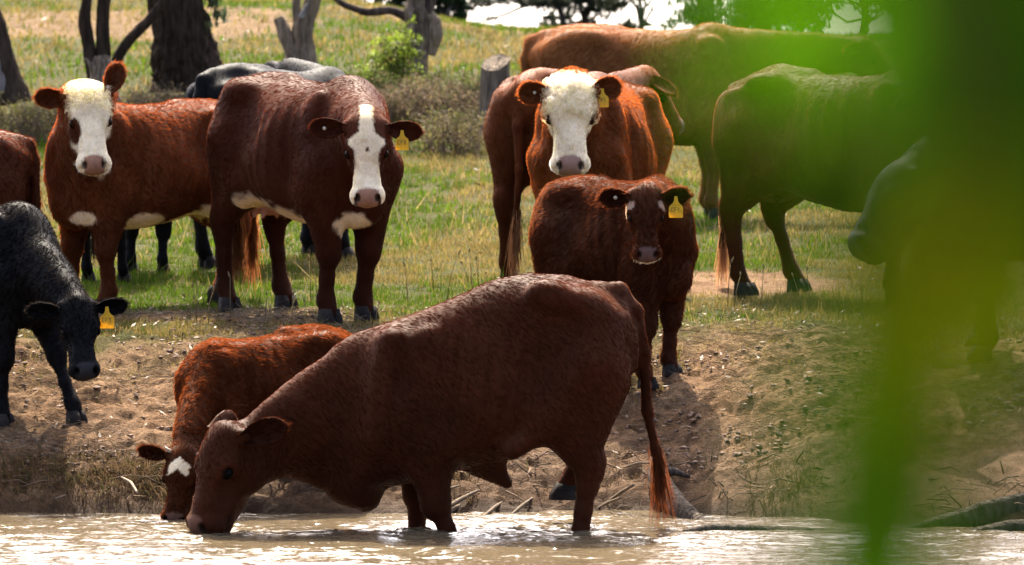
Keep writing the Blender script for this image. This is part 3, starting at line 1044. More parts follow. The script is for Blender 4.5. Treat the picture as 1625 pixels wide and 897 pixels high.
            # letters as little bars
            glyph = {'C': [((.9, 0), (.1, 0)), ((.1, 0), (.1, 1)), ((.1, 1), (.9, 1))], 'F': [((.1, 0), (.1, 1)), ((.1, 0), (.9, 0)), ((.1, .5), (.7, .5))],
                     '3': [((.1, 0), (.9, 0)), ((.9, 0), (.5, .42)), ((.5, .42), (.9, .62)), ((.9, .62), (.75, 1)), ((.75, 1), (.1, 1))],
                     '1': [((.5, 0), (.5, 1)), ((.25, .2), (.5, 0))]}
            mb = MB()
            sgn = -1.0
            cw = .013 / s
            for gi, ch in enumerate(txt):
                for (p0, p1) in glyph[ch]:
                    q0 = np.array([(gi - len(txt) / 2) * cw * 1.25 + p0[0] * cw, (.053 / s + p0[1] * .020 / s)])
                    q1 = np.array([(gi - len(txt) / 2) * cw * 1.25 + p1[0] * cw, (.053 / s + p1[1] * .020 / s)])
                    A3, B3 = [o + sgn * w_[0] * sd + w_[1] * dn_ + nrm * (.0145 + .3 * w_[1] ** 2) for w_ in (q0, q1)]
                    mb.tube(np.array([A3, B3]) * s, .0012, 4)
            mb.build('lettering', M['ink'], tg_, smooth=False)
        else:
            o = base + el * Lh * along + en * .012
            mb = MB()
            a_ = np.arange(12) * math.pi / 6
            t1 = ew; t2 = el
            r1 = o + .0105 / s * (np.cos(a_)[:, None] * t1 + np.sin(a_)[:, None] * t2)
            mb.add(np.concatenate([r1, r1 + en * .006, [o + en * .008]]) * s, np.stack([np.arange(12), (np.arange(12) + 1) % 12, (np.arange(12) + 1) % 12 + 12, np.arange(12) + 12], 1), np.stack([np.arange(12) + 12, (np.arange(12) + 1) % 12 + 12, np.full(12, 24)], 1))
            mb.build('tag_button', M['button'], body)
    return root
# ------------------------------------------------------------------ markings
def lay(col, m, c, n2=None):
    m = np.clip(m, 0, 1)[:, None]
    c = np.asarray(c, float)
    if n2 is not None:
        c = c * (.85 + .3 * n2[:, None])
    return col * (1 - m) + c * m

def marks_full_white(patch=None, belly=None):
    def f(col, v, nv, hq, inh, is_ear, n1, n2, X):
        F_, S_, U_ = hq.T
        w = inh * sstep(.128, .10, np.abs(S_) + (n2 - .5) * .03) * sstep(-.16, -.13, U_ + (n2 - .5) * .04 + .05 * sstep(.3, .45, F_)) * sstep(-.06, -.03, F_)
        w = np.maximum(w, inh * sstep(.36, .40, F_ + (n2 - .5) * .03) * (U_ > -.2) * (np.abs(S_) < .11))
        col = lay(col, w, WHITE, n2)
        col = lay(col, .5 * w * sstep(.45, .75, n1) + .35 * w * sstep(.55, .7, n2), (.46, .33, .2))
        if patch:
            sg = patch
            e = ((F_ - .245) / .055) ** 2 + ((S_ - sg * .092 + .15 * (F_ - .245) * sg) / .030) ** 2
            col = lay(col, inh * sstep(1.3, .8, e + (n2 - .5) * .6), (.06, .02, .009), n2)
        if belly:
            for (x, y, z, r) in belly:
                e = ((v[:, 0] - x) / r[0]) ** 2 + ((v[:, 1] - y) / r[1]) ** 2 + ((v[:, 2] - z) / r[2]) ** 2
                col = lay(col, (~inh) * sstep(1.35, .75, e + (n1 - .5) * 1.6 + (n2 - .5) * .9), WHITE * np.array([.95, .85, .8]), n2)
        return col
    return f

def marks_blaze(col, v, nv, hq, inh, is_ear, n1, n2, X):
    F_, S_, U_ = hq.T
    a = np.abs(S_) + (n2 - .5) * .02
    wid = np.interp(F_, [-.05, .0, .10, .135, .165, .20, .25, .30, .335, .5], [.03, .034, .04, .095, .10, .068, .062, .072, .11, .2])
    w = inh * sstep(.006, -.006, a - wid) * sstep(-.20, -.17, U_)
    col = lay(col, w, WHITE, n2)
    col = lay(col, .45 * w * sstep(.45, .75, n1) + .35 * w * sstep(.52, .66, n2), (.46, .33, .2))
    # dark rings round the nostrils
    for sg in (-1, 1):
        e = ((F_ - .475) / .04) ** 2 + ((S_ - sg * .052) / .024) ** 2
        col = lay(col, inh * sstep(1.2, .8, e), (.035, .017, .012), n2)
    e = ((F_ - .20) / .014) ** 2 + (S_ / .010) ** 2
    col = lay(col, inh * sstep(1.2, .5, e), (.06, .03, .015))
    # white underline, brisket and the mane blaze
    wb = (v[:, 0] > X(-.42)) * (v[:, 0] < X(.32)) * sstep(-.4, -.8, nv[:, 2] + (n1 - .5) * 1.0 + (n2 - .5) * .5) * sstep(.75, .66, v[:, 2] + (n1 - .5) * .08)
    e = ((v[:, 0] - X(.62)) / .17) ** 2 + ((v[:, 1] + .09) / .08) ** 2 + ((v[:, 2] - .51) / .07) ** 2
    wb = np.maximum(wb, .8 * sstep(1.4, .6, e + (n1 - .5) * 2.4 + (n2 - .5) * 1.6))
    col = lay(col, (~inh) * (~is_ear) * wb * (v[:, 2] > .42), WHITE * np.array([.95, .86, .8]), n2)
    e = ((v[:, 0] - X(-.42)) / .17) ** 2 + (v[:, 1] / .15) ** 2 + ((v[:, 2] - .52) / .11) ** 2
    col = lay(col, sstep(1.1, .9, e), (.42, .22, .17), n2)
    return col

def marks_star(col, v, nv, hq, inh, is_ear, n1, n2, X):
    F_, S_, U_ = hq.T
    e = np.maximum(((F_ - .10 - 1.2 * np.abs(S_ + .01) ** 1.0 * .6) / .042) ** 2, ((S_ + .01) / .068) ** 2)
    return lay(col, inh * (U_ > -.1) * sstep(1.15, .75, e + (n2 - .5) * .9), WHITE, n2)

def marks_chin(col, v, nv, hq, inh, is_ear, n1, n2, X):
    F_, S_, U_ = hq.T
    col = lay(col, inh * sstep(-.122, -.132, U_) * sstep(.36, .40, F_), WHITE, n2)
    for sg in (-1, 1):
        e = ((F_ - .12) / .035) ** 2 + ((S_ - sg * .105) / .025) ** 2
        col = lay(col, .75 * inh * sstep(1.2, .6, e + (n2 - .5) * .8), (.45, .35, .28), n2)
    e = ((v[:, 0] - X(.52)) / .18) ** 2 + ((v[:, 1] + .05) / .12) ** 2 + ((v[:, 2] - .52) / .12) ** 2
    return col

def marks_rump(col, v, nv, hq, inh, is_ear, n1, n2, X):
    e = ((v[:, 0] - X(-.52)) / .16) ** 2 + ((v[:, 2] - .60) / .16) ** 2
    return lay(col, (v[:, 1] > -.3) * sstep(1.1, .8, e + (n1 - .5) * 1.5), WHITE * np.array([.95, .82, .76]), n2)

# ------------------------------------------------------------------ the herd
BROWN, GINGER = (.115, .036, .015), (.175, .055, .02)
BLACK = (.012, .012, .013)
HERD = 'cattle standing on the bank'

def big_drinker():
    k = FPX / 18.2
    xs = lambda p: -(p - 790) / k
    zz = lambda y: 1.8 - (y - 300) / k
    prof = [(xs(p), zz(t), zz(b), w) for p, t, b, w in (
        (1012, 520, 585, .08), (1000, 492, 600, .13), (962, 456, 640, .20), (900, 435, 655, .26), (840, 433, 706, .30), (780, 446, 738, .30), (720, 470, 746, .31),
        (660, 498, 752, .29), (620, 510, 765, .26), (585, 520, 790, .24), (555, 535, 795, .19), (530, 560, 780, .13))]
    def sheath(S, X):
        for sg in (-1, 1):
            S.cone((xs(622), sg * .17, zz(540)), (xs(592), sg * .235, zz(690)), .05, .06, k=.09)
            S.cone((xs(664), sg * .345, zz(560)), (xs(660), sg * .345, zz(730)), .065, .075, k=.09, op='s')
            S.cone((xs(540), sg * .27, zz(600)), (xs(556), sg * .30, zz(720)), .06, .06, k=.09, op='s')
            S.cone((xs(890), sg * .235, zz(660)), (xs(812), sg * .25, zz(712)), .045, .035, k=.08)
            S.ell((xs(866), sg * .215, zz(462)), (.07, .05, .045), k=.08)
            S.cone((xs(905), sg * .33, zz(520)), (xs(850), sg * .37, zz(590)), .06, .07, k=.12, op='s')
        S.cone((xs(770), 0, zz(735)), (xs(805), 0, zz(768)), .07, .025, k=.08)
                # dewlap folds
        S.cone((xs(470), 0, zz(745)), (xs(580), 0, zz(790)), .03, .07, k=.08)
    build_cow('drinking_cow', 'large dark brown bull-calf standing in the water drinking, tail hanging', 'cow', 'cattle drinking at the water', 790, 18.2, 180, 1.0,
              (352, 672, 17.98, 288, 842, 17.86, (-.78, -.62, .1)), (.075, .020, .0085), res=.0115, prof=prof, root_z=-.2,
              legs={'HL': (.10, 0, 0, (.05, 0, 0)), 'HR': (.10, -.08, .30, (.02, 0, .14)), 'FL': (-.13, .0, 0), 'FR': (.06, 0, 0)},
              tail=[(945, 460, 18.2), (982, 461, 18.2), (1008, 492, 18.22), (1021, 560, 18.25), (1026, 650, 18.28), (1040, 712, 18.28), (1046, 735, 18.28)],
              neck=dict(base=(xs(578), 0, zz(655)), r0=.35, w0=.175, r1=.125, w1=.08, ctrl=(xs(490), 0, zz(662)), end=(.12, 0, -.14)), lenp=.755, messy=.2,
              ears={1: ((.78, -.45, .22), (-.1, -.9, -.1), 'w'), -1: ((.1, .8, .25), (-.8, -.3, .1), 'w')}, hairs=60000, hairlen=.013, nose=(.11, .052, .034),
              extra=sheath, switch=(.13, .045, .018), dark=.1, earlen=.215, earw=.072, headd=1.14, headw=1.05, eyering=(.07, .018, .008))

def herd():
    big_drinker()
    build_cow('drinking_calf', 'small ginger calf with white star drinking beside the big bull-calf', 'calf', 'cattle drinking at the water', 416, 19.35, 212, .58,
              (292, 712, 18.72, 272, 832, 18.62, (-.12, -1, .15)), (.14, .043, .015), marks=marks_star, res=.014, nose=(.13, .065, .045),
              neck=dict(r0=.24, w0=.16, base=(.48, 0, .95)), ears={-1: ((-.95, -.1, .1), (.1, -.9, -.3), 'w'), 1: ((.9, .1, 0), (0, -1, 0), 'w')}, hairs=26000, hairlen=.05,
              horns=True, legs={'FL': (0, .05, 0)}, lenf=1.05, prof=[(x, t - .16 * (x + .8) / 1.5, b - .05, w) for x, t, b, w in PROFILE])
    build_cow('black_calf', 'black calf with yellow ear tag stepping down the bare bank at left', 'calf', HERD, -42, 20.3, -40, .78,
              (124, 474, 19.5, 140, 592, 19.32, (.30, -.95, .12)), BLACK, nose=(.03, .03, .032), res=.0125, neck=dict(r0=.26, w0=.19, base=(.46, 0, .98)),
              ears={-1: ((-.92, -.2, -.1), (.15, -.95, -.25), 'w'), 1: ((.98, .05, .02), (.2, -.95, -.2), 'w')}, tags=[(1, 'flag', .42, 'CF3')], hairs=34000, hairlen=.026,
              legs={'FL': (.36, .0, 0), 'FR': (.0, 0, 0)}, switch=(.015, .015, .015), dark=0)
    build_cow('white_faced_cow', 'ginger white-faced cow with a brown eye patch, ears pricked, by the black calf', 'cow', HERD, 238, 23.1, 222, .925,
              (140, 138, 22.55, 151, 264, 22.33, (.16, -.97, .2)), (.185, .054, .018), marks=marks_full_white(patch=-1, belly=[(.62, .12, .57, (.09, .08, .045)), (.2, .2, .55, (.15, .2, .06)), (-.38, .15, .62, (.16, .2, .09)), (-.3, 0, .55, (.3, .2, .07))]),
              nose=(.38, .20, .125), ears={-1: ((-.97, 0, -.02), (.1, -1, -.2), 'w'), 1: ((.42, .15, .88), (.3, -.9, 0), 'w')}, tags=[(1, 'button', .1, '')],
              legs={'HL': (.14, 0, 0), 'HR': (-.12, 0, 0), 'FR': (.05, -.02, 0)}, hairs=36000, hairlen=.026, curl=2, neck=dict(r0=.27, w0=.16), earw=.07)
    build_cow('brown_calf', 'brown rump with white thigh patch cut off by the left edge', 'calf', HERD, -102, 22.6, 172, .80,
              (-260, 250, 22.5, -315, 330, 22.5, (-1, 0, .6)), (.105, .03, .014), marks=marks_rump, res=.017, hairs=16000, hairlen=.03, lenf=.9,
              tail=[(-.62, 0, 1.27), (-.70, -.02, 1.24), (-.745, -.03, 1.1), (-.75, -.05, .8), (-.75, -.05, .5)])
    build_cow('blaze_faced_cow', 'dark brown cow with white blaze and white belly, yellow tag in its ear', 'cow', HERD, 490, 22.35, -52, 1.05,
              (581, 186, 21.35, 584, 318, 21.16, (.06, -.98, .2)), (.080, .020, .009), marks=marks_blaze, nose=(.36, .19, .12), lenf=.83, res=.0115, udder=True, prof=[(x, t + .035 - .075 * (x + .8) / 1.5, b, w) for x, t, b, w in PROFILE],
              ears={-1: ((-.97, 0, -.04), (.1, -1, -.15), 'w'), 1: ((.97, 0, -.18), (-.1, -1, -.2), 'w')}, tags=[(1, 'flag', .5, 'CF3'), (-1, 'button', .62, '')],
              legs={'HL': (0, .0, 0), 'HR': (-.06, 0, 0), 'FR': (-.02, .03, 0), 'FL': (.0, -.05, 0)}, hairs=60000, hairlen=.011, messy=.2, neck=dict(r0=.29, w0=.19), earlen=.22, earw=.068)
    build_cow('black_cow', 'black cow behind the blaze-faced cow, only back and lowered head showing', 'cow', HERD, 448, 26.0, 52, .99,
              (466, 98, 26.9, 520, 175, 27.3, (.4, .2, .85)), BLACK, nose=(.02, .02, .02), res=.017, hairs=14000, hairlen=.012, messy=.4,
              ears={-1: ((.75, -.45, -.25), (.5, -.7, 0), 'w'), 1: ((-.4, .8, 0), (.4, .7, 0), 'w')}, tags=[(-1, 'button', .5, '')], switch=(.015, .015, .015), rump_bony=1, dark=0)
    build_cow('black_calf', 'black calf hidden behind the white-faced cow, only its legs showing', 'calf', HERD, 205, 25.0, 75, .72,
              (225, 205, 25.7, 235, 290, 25.9, (.2, .6, .7)), BLACK, nose=(.02, .02, .02), res=.018, hairs=5000, hairlen=.014, switch=(.015, .015, .015), dark=0)
    build_cow('curly_faced_cow', 'ginger cow with curly white face resting its muzzle over the calf', 'cow', HERD, 948, 23.75, -106, 1.0,
              (905, 128, 22.75, 905, 268, 22.55, (.0, -.98, .2)), (.27, .088, .026), marks=marks_full_white(), nose=(.33, .20, .15), res=.0125, lenf=.95,
              ears={-1: ((-.95, 0, -.12), (.1, -1, -.1), 'w'), 1: ((.95, 0, .12), (-.1, -1, -.1), 'w')}, tags=[(1, 'flag', .40, 'CF1'), (-1, 'button', .5, '')], hairs=52000, hairlen=.024,
              curl=1, headw=1.08, neck=dict(r0=.30, w0=.18), earlen=.17, earw=.075)
    build_cow('brown_cow', 'brown cow seen from behind with long tail, head turned right beyond the curly-faced cow', 'cow', HERD, 903, 25.1, 66, 1.0,
              (1030, 110, 26.35, 1096, 200, 26.45, (.6, -.1, .8)), (.19, .055, .018), res=.014, hairs=30000, hairlen=.015, messy=.4, rump_bony=1,
              tail=[(824, 130, 24.66), (820, 150, 24.44), (822, 200, 24.36), (824, 270, 24.34), (820, 340, 24.34), (817, 375, 24.34)], switch=(.36, .2, .1),
              ears={-1: ((.80, -.5, -.30), (.5, -.6, .2), 'w'), 1: ((-.5, .8, 0), (.4, .7, 0), 'w')}, earlen=.24, earw=.07)
    build_cow('brown_calf', 'dark brown calf with white chin and yellow tag in front of the curly-faced cow', 'calf', HERD, 980, 20.8, -46, .785,
              (1024, 298, 19.98, 1029, 408, 19.84, (.06, -.98, .2)), (.088, .030, .014), marks=marks_chin, nose=(.12, .07, .06), res=.0125, lenf=.84, widf=.78, prof=[(x, t, b + .05, w) for x, t, b, w in PROFILE],
              ears={-1: ((-.96, 0, -.1), (.1, -1, -.2), 'w'), 1: ((.97, 0, -.05), (-.1, -1, -.3), 'w')}, tags=[(1, 'flag', .55, 'CF1'), (-1, 'button', .5, '')], hairs=36000, hairlen=.036,
              neck=dict(r0=.27, w0=.18, base=(.46, 0, .99)), earw=.08)
    build_cow('tan_cow', 'big tan cow standing side on at the back against the sky', 'cow', HERD, 1025, 29.6, 4, 1.10,
              (1372, 62, 29.3, 1440, 130, 29.2, (.6, -.3, .8)), (.30, .115, .036), res=.017, hairs=30000, hairlen=.022, messy=.5, neck=dict(r0=.30, w0=.17), switch=(.2, .1, .04))
    build_cow('bony_brown_cow', 'bony dark red cow with pale tail switch half hidden by the near leaves', 'cow', HERD, 1336, 23.55, -38, 1.05,
              (1480, 150, 22.6, 1560, 250, 22.4, (.7, -.5, .7)), (.14, .035, .013), res=.014, hairs=36000, hairlen=.012, messy=.3, rump_bony=1, udder=True, legs={'HL': (.12, .04, 0)}, prof=[(x, t + (.05 if -.5 < x < -.3 else 0) - (.03 if x < -.65 else 0), b, w * (.85 if x < -.3 else .97)) for x, t, b, w in PROFILE],
              tail=[(1165, 150, 24.16), (1150, 180, 24.22), (1150, 240, 24.22), (1152, 300, 24.2), (1150, 350, 24.2), (1147, 390, 24.2)], switch=(.42, .26, .14))
    build_cow('black_cow', 'black cow lowering its head behind the near leaves at right', 'cow', HERD, 1700, 20.35, 176, 1.0,
              (1428, 258, 20.0, 1332, 380, 19.85, (-.78, -.3, .6)), (.009, .009, .010), nose=(.03, .03, .032), res=.015, hairs=20000, hairlen=.012, messy=.4, switch=(.015, .015, .015), dark=0, headd=1.28, headw=1.1,
              neck=dict(r0=.25, w0=.16, r1=.10, end=(.0, 0, -.09)))

herd()
# ------------------------------------------------------------------ grass
def in_view(x, y, m=.7):
    return np.abs(x) < .1328 * y + m

def build_grass():
    r = np.random.default_rng(11)
    V, C = [], []
    G1, G2, DRY, STRAW = np.array([.105, .20, .014]), np.array([.19, .26, .022]), np.array([.34, .25, .06]), np.array([.48, .36, .15])
    def blades(n, y0, y1, hmin, hmax, wid, drybias=0.0, keepdirt=.06, lean=.5):
        y = np.sqrt(r.random(n) * (y1 ** 2 - y0 ** 2) + y0 ** 2)
        x = (r.random(n) * 2 - 1) * (.1328 * y + .9)
        dm = dirt_mask(x, y)
        patch = fbm(x * .9, y * .55, 0, 91, 4)
        clump = fbm(x * 6, y * 6, 0, 93, 3)
        keep = (r.random(n) > dm * (1 - keepdirt)) & (r.random(n) < sstep(.25, .6, clump) + .12)
        x, y, dm, patch, clump = [a[keep] for a in (x, y, dm, patch, clump)]
        n = len(x)
        z = ground(x, y)
        near_edge = sstep(23.2, 21.6, y)
        dryn = np.clip(sstep(.36, .62, patch + drybias + .22 * near_edge + .25 * dm) + r.normal(0, .18, n), 0, 1)
        g = G1 + (G2 - G1) * np.clip(r.normal(.5, .3, n) + (patch - .5), 0, 1)[:, None]
        d = DRY + (STRAW - DRY) * np.clip(r.normal(.4, .35, n), 0, 1)[:, None]
        col = np.where((r.random(n) < dryn)[:, None], d, g) * (.75 + .5 * r.random((n, 1)))
        h = (hmin + (hmax - hmin) * r.random(n) ** 1.6) * (.55 + .9 * clump)
        a = r.random(n) * 2 * math.pi
        la = r.random(n) * 2 * math.pi
        ln = np.abs(r.normal(0, lean, n)) * h
        w = wid * (.6 + .8 * r.random(n))
        b0 = np.stack([x - np.cos(a) * w, y - np.sin(a) * w, z - .01], 1)
        b1 = np.stack([x + np.cos(a) * w, y + np.sin(a) * w, z - .01], 1)
        tp = np.stack([x + np.cos(la) * ln, y + np.sin(la) * ln, z + h], 1)
        V.append(np.stack([b0, b1, tp], 1).reshape(-1, 3))
        C.append(np.repeat(col, 3, 0))
    blades(200000, 20.6, 27, .012, .042, .004)
    blades(140000, 27, 37, .018, .06, .007)
    blades(90000, 37, 62, .03, .09, .014, .02)
    blades(9000, 20.2, 22.2, .012, .05, .003, .3, .3, .9)
    blades(3000, 21.4, 24.5, .04, .11, .003, .2, .1, .6)        # longer dry tufts at the edge of the mud
    blades(5000, 24, 40, .06, .2, .005, .2, .0, .5)
    v = np.concatenate(V); c = np.concatenate(C)
    f = np.arange(len(v)).reshape(-1, 3)
    o = link('grass', mesh_from('grass', v, f, c, False), M['blade'])
    tag(o, 'short green and straw coloured pasture grass on the hill', 'grass', None, 'stuff')
    # tall dry seed stalks
    mb = MB()
    def stalk(x, y, h, col):
        z = float(ground(x, y))
        dx, dy = r.normal(0, .13 * h), r.normal(0, .1 * h)
        pts = np.array([[x, y, z - .02], [x + dx * .4, y + dy * .4, z + h * .55], [x + dx, y + dy, z + h]])
        mb.tube(pts, [.0028, .0024, .0018], 4, col)
        hd = pts[-1] + np.array([dx * .22 + r.normal(0, .01), dy * .2, h * .16])
        mb.tube(np.array([pts[-1], (pts[-1] + hd) / 2, hd]), [.002, .0065, .001], 5, np.array(col) * 1.25)
    for (px_, py_, d_, n, sp) in ((730, 300, 23.6, 9, .16), (700, 345, 24, 6, .3), (640, 330, 23.5, 6, .25), (1180, 300, 26, 10, .5), (530, 512, 21.9, 10, .22), (375, 515, 22.0, 14, .25), (450, 520, 21.9, 8, .3),
                                  (1270, 470, 22.7, 14, .5), (820, 110, 37, 14, .6), (860, 90, 38, 10, .5), (1100, 480, 22.8, 8, .4), (560, 420, 23.3, 6, .3)):
        for _ in range(max(2, n // 2)):
            x = (px_ - XC) * d_ / FPX + r.normal(0, sp)
            y = d_ + r.normal(0, .25)
            stalk(x, y, r.uniform(.10, .28) * (1.8 if d_ > 30 else 1), np.array([.45, .36, .19]) * r.uniform(.7, 1.2))
    tag(mb.build('dry_grass_stalks', M['blade']), 'thin dry seed stalks standing in the grass', 'grass', None, 'stuff')
    # grass hanging over the bank lip and tufts along the waterline
    V.clear(); C.clear()
    n = 9000
    xa = np.where(r.random(n) < .5, r.uniform(-3.0, -1.55, n), r.uniform(-.7, 3.2, n))
    tuft = fbm(xa * 3.0, 0, 0, 101, 2)
    k = (r.random(n) < sstep(.42, .6, tuft)) | (xa < -1.6)
    xa = xa[k]; n = len(xa)
    ya = 19.45 + shore(xa) + r.normal(0, .14, n)
    za = ground(xa, ya)
    ln = r.uniform(.03, .2, n)
    tipx = xa + r.normal(0, .06, n); tipy = ya - ln * r.uniform(.2, .9, n); tipz = za + ln * r.uniform(-.75, .45, n)
    w = .0018
    col = np.where((r.random(n) < .85)[:, None], np.array([.17, .11, .055]), np.array([.085, .09, .03])) * r.uniform(.5, 1.2, (n, 1))
    mid = np.stack([(xa + tipx) / 2 + .002, (ya + tipy) / 2 - .01, np.maximum(za, tipz) * .3 + (za + tipz) * .35 + .012], 1)
    b0 = np.stack([xa - w, ya, za - .02], 1); b1 = np.stack([xa + w, ya, za - .02], 1)
    tp = np.stack([tipx, tipy, tipz], 1)
    wv = np.array([w * .8, 0, .0006])
    v = np.stack([b0, b1, mid + wv, mid - wv, tp], 1).reshape(-1, 3)
    i = np.arange(n)[:, None] * 5
    f = np.concatenate([i + [[0, 1, 2]], i + [[0, 2, 3]], i + [[3, 2, 4]]])
    o = link('bank_grass', mesh_from('bank_grass', v, f, np.repeat(col, 5, 0), False), M['blade'])
    tag(o, 'brown dead grass hanging over the lip of the bank', 'grass', None, 'stuff')

def build_litter():
    r = np.random.default_rng(5)
    # mud clods
    ico_v = np.array([(0, 0, 1), (.89, 0, .45), (.28, .85, .45), (-.72, .53, .45), (-.72, -.53, .45), (.28, -.85, .45), (.72, .53, -.45), (-.28, .85, -.45), (-.89, 0, -.45), (-.28, -.85, -.45), (.72, -.53, -.45), (0, 0, -1)])
    ico_f = np.array([(0, 1, 2), (0, 2, 3), (0, 3, 4), (0, 4, 5), (0, 5, 1), (1, 6, 2), (2, 7, 3), (3, 8, 4), (4, 9, 5), (5, 10, 1), (6, 7, 2), (7, 8, 3), (8, 9, 4), (9, 10, 5), (10, 6, 1), (11, 7, 6), (11, 8, 7), (11, 9, 8), (11, 10, 9), (11, 6, 10)])
    n = 15000
    y = r.uniform(19.3, 22.4, n); x = r.uniform(-3.6, 3.6, n)
    k = r.random(n) < dirt_mask(x, y) * sstep(.35, .6, fbm(x * 2.5, y * 2.5, 0, 111, 2))
    x, y = x[k], y[k]; n = len(x)
    sz = .003 + .014 * r.random(n) ** 4
    v = ico_v[None] * (1 + r.normal(0, .3, (n, 12, 1))) * sz[:, None, None] * np.stack([np.ones(n) * 1.3, np.ones(n), np.ones(n) * .7], 1)[:, None, :]
    a = r.random(n) * 6.28
    ca, sa = np.cos(a)[:, None], np.sin(a)[:, None]
    v = np.stack([v[..., 0] * ca - v[..., 1] * sa, v[..., 0] * sa + v[..., 1] * ca, v[..., 2]], -1)
    v = v + np.stack([x, y, ground(x, y) + sz * .35 + .01], 1)[:, None, :]
    col = np.array([.20, .125, .08]) * r.uniform(.55, 1.25, (n, 1))
    f = (ico_f[None] + np.arange(n)[:, None, None] * 12).reshape(-1, 3)
    o = link('mud_clods', mesh_from('mud_clods', v.reshape(-1, 3), f, np.repeat(col, 12, 0), False), M['clod'])
    tag(o, 'small dry clods of earth scattered over the bank', 'earth', None, 'stuff')
    # dead leaves, bark flakes, pale chips
    n = 3600
    y = np.where(r.random(n) < .72, r.uniform(19.35, 22.8, n), r.uniform(22.8, 50, n)); x = (r.random(n) * 2 - 1) * (.1328 * y + .5)
    z = ground(x, y) + .022
    L = (.007 + .024 * r.random(n) ** 2) * np.where(y > 30, 2.2, 1); W = L * r.uniform(.18, .4, n)
    a = r.random(n) * 6.28; tl = r.normal(0, .35, n); t2 = r.normal(0, .35, n)
    d1 = np.stack([np.cos(a), np.sin(a), tl], 1); d2 = np.stack([-np.sin(a), np.cos(a), t2], 1)
    c0 = np.stack([x, y, z], 1)
    v = np.stack([c0 - d1 * L[:, None], c0 + d2 * W[:, None], c0 + d1 * L[:, None], c0 - d2 * W[:, None]], 1)
    pal = np.array([(.36, .28, .18), (.26, .17, .1), (.15, .09, .055), (.5, .45, .38), (.2, .13, .08)])
    col = pal[r.choice(5, n, p=[.28, .25, .2, .09, .18])] * r.uniform(.7, 1.2, (n, 1))
    o = link('leaf_litter', mesh_from('leaf_litter', v.reshape(-1, 3), np.arange(4 * n).reshape(-1, 4), np.repeat(col, 4, 0), False), M['litter'])
    tag(o, 'dead leaves and pale bark flakes strewn over the ground', 'litter', None, 'stuff')
    # loose straw trodden into the bank
    n = 14000
    y = r.uniform(19.5, 22.6, n); x = (r.random(n) * 2 - 1) * (.1328 * y + .4)
    k = r.random(n) < sstep(.3, .6, fbm(x * 1.6, y * 2.2, 0, 131, 3)) * dirt_mask(x, y) + .05
    x, y = x[k], y[k]; n = len(x)
    L = r.uniform(.015, .07, n); a = r.normal(0, .9, n)
    c0 = np.stack([x, y, ground(x, y) + .02 + .01 * r.random(n)], 1)
    d1 = np.stack([np.cos(a), np.sin(a), r.normal(-.1, .25, n)], 1) * L[:, None]; d2 = np.stack([0 * a, 0 * a + .3, 0 * a + 1], 1) * .0022
    v = np.stack([c0 - d1, c0 - d1 + d2, c0 + d1 + d2, c0 + d1], 1)
    col = np.where((r.random(n) < .6)[:, None], np.array([.40, .30, .17]), np.array([.14, .09, .055])) * r.uniform(.6, 1.2, (n, 1))
    o = link('straw', mesh_from('straw', v.reshape(-1, 3), np.arange(4 * n).reshape(-1, 4), np.repeat(col, 4, 0), False), M['litter'])
    tag(o, 'loose straw and dry stems trodden into the bank', 'straw', None, 'stuff')
    # fine roots and twigs tangled in the bank face
    mb = MB()
    for _ in range(330):
        x = r.uniform(-3.0, 3.1)
        y = 19.2 + float(shore(x)) + r.uniform(-.02, .42)
        z = float(ground(x, y))
        L = r.uniform(.04, .22)
        a = r.normal(0, .8) + (math.pi if r.random() < .5 else 0)
        p0 = np.array([x, y, z + .015]); p2 = p0 + np.array([math.cos(a) * L, r.normal(0, .05) - .03, r.uniform(-.6, .35) * L])
        p1 = (p0 + p2) / 2 + r.normal(0, .014, 3) + np.array([0, 0, .02])
        c = np.array([.16, .11, .075]) * r.uniform(.4, 2.0)
        mb.tube(np.array([p0, p1, p2]), np.array([1, .8, .4]) * r.uniform(.0015, .005), 4, c)
    tag(mb.build('bank_roots', M['twig']), 'tangle of fine roots and twigs in the eroded bank', 'roots', None, 'stuff')

def stick(name, label, pts_px, rads, col, mat='deadwood', seg=10, rough=.18, cat='stick', group=None, branches=()):
    pts = np.array([P(*q) for q in pts_px])
    root_loc = pts[0].copy()
    # resample
    t = np.linspace(0, len(pts) - 1, len(pts) * 5)
    i = np.clip(t.astype(int), 0, len(pts) - 2)
    pp = pts[i] + (pts[i + 1] - pts[i]) * (t - i)[:, None]
    for k in range(3):
        for _ in range(3):
            pp[1:-1, k] = .25 * pp[:-2, k] + .5 * pp[1:-1, k] + .25 * pp[2:, k]
    rr = np.interp(t, np.arange(len(pts)), rads)
    mb = MB()
    mb.tube(pp - root_loc, rr, seg, col, rough=rough, seed=int(pts_px[0][0]), ridge=.12 if seg >= 10 else 0)
    for (q, rq) in branches:
        bp = np.array([P(*k) for k in q]) - root_loc
        mb.tube(bp, np.array(rq), 7, col, rough=.15, seed=3)
    o = mb.build(name, M[mat], loc=root_loc)
    tag(o, label, cat, group)
    return o

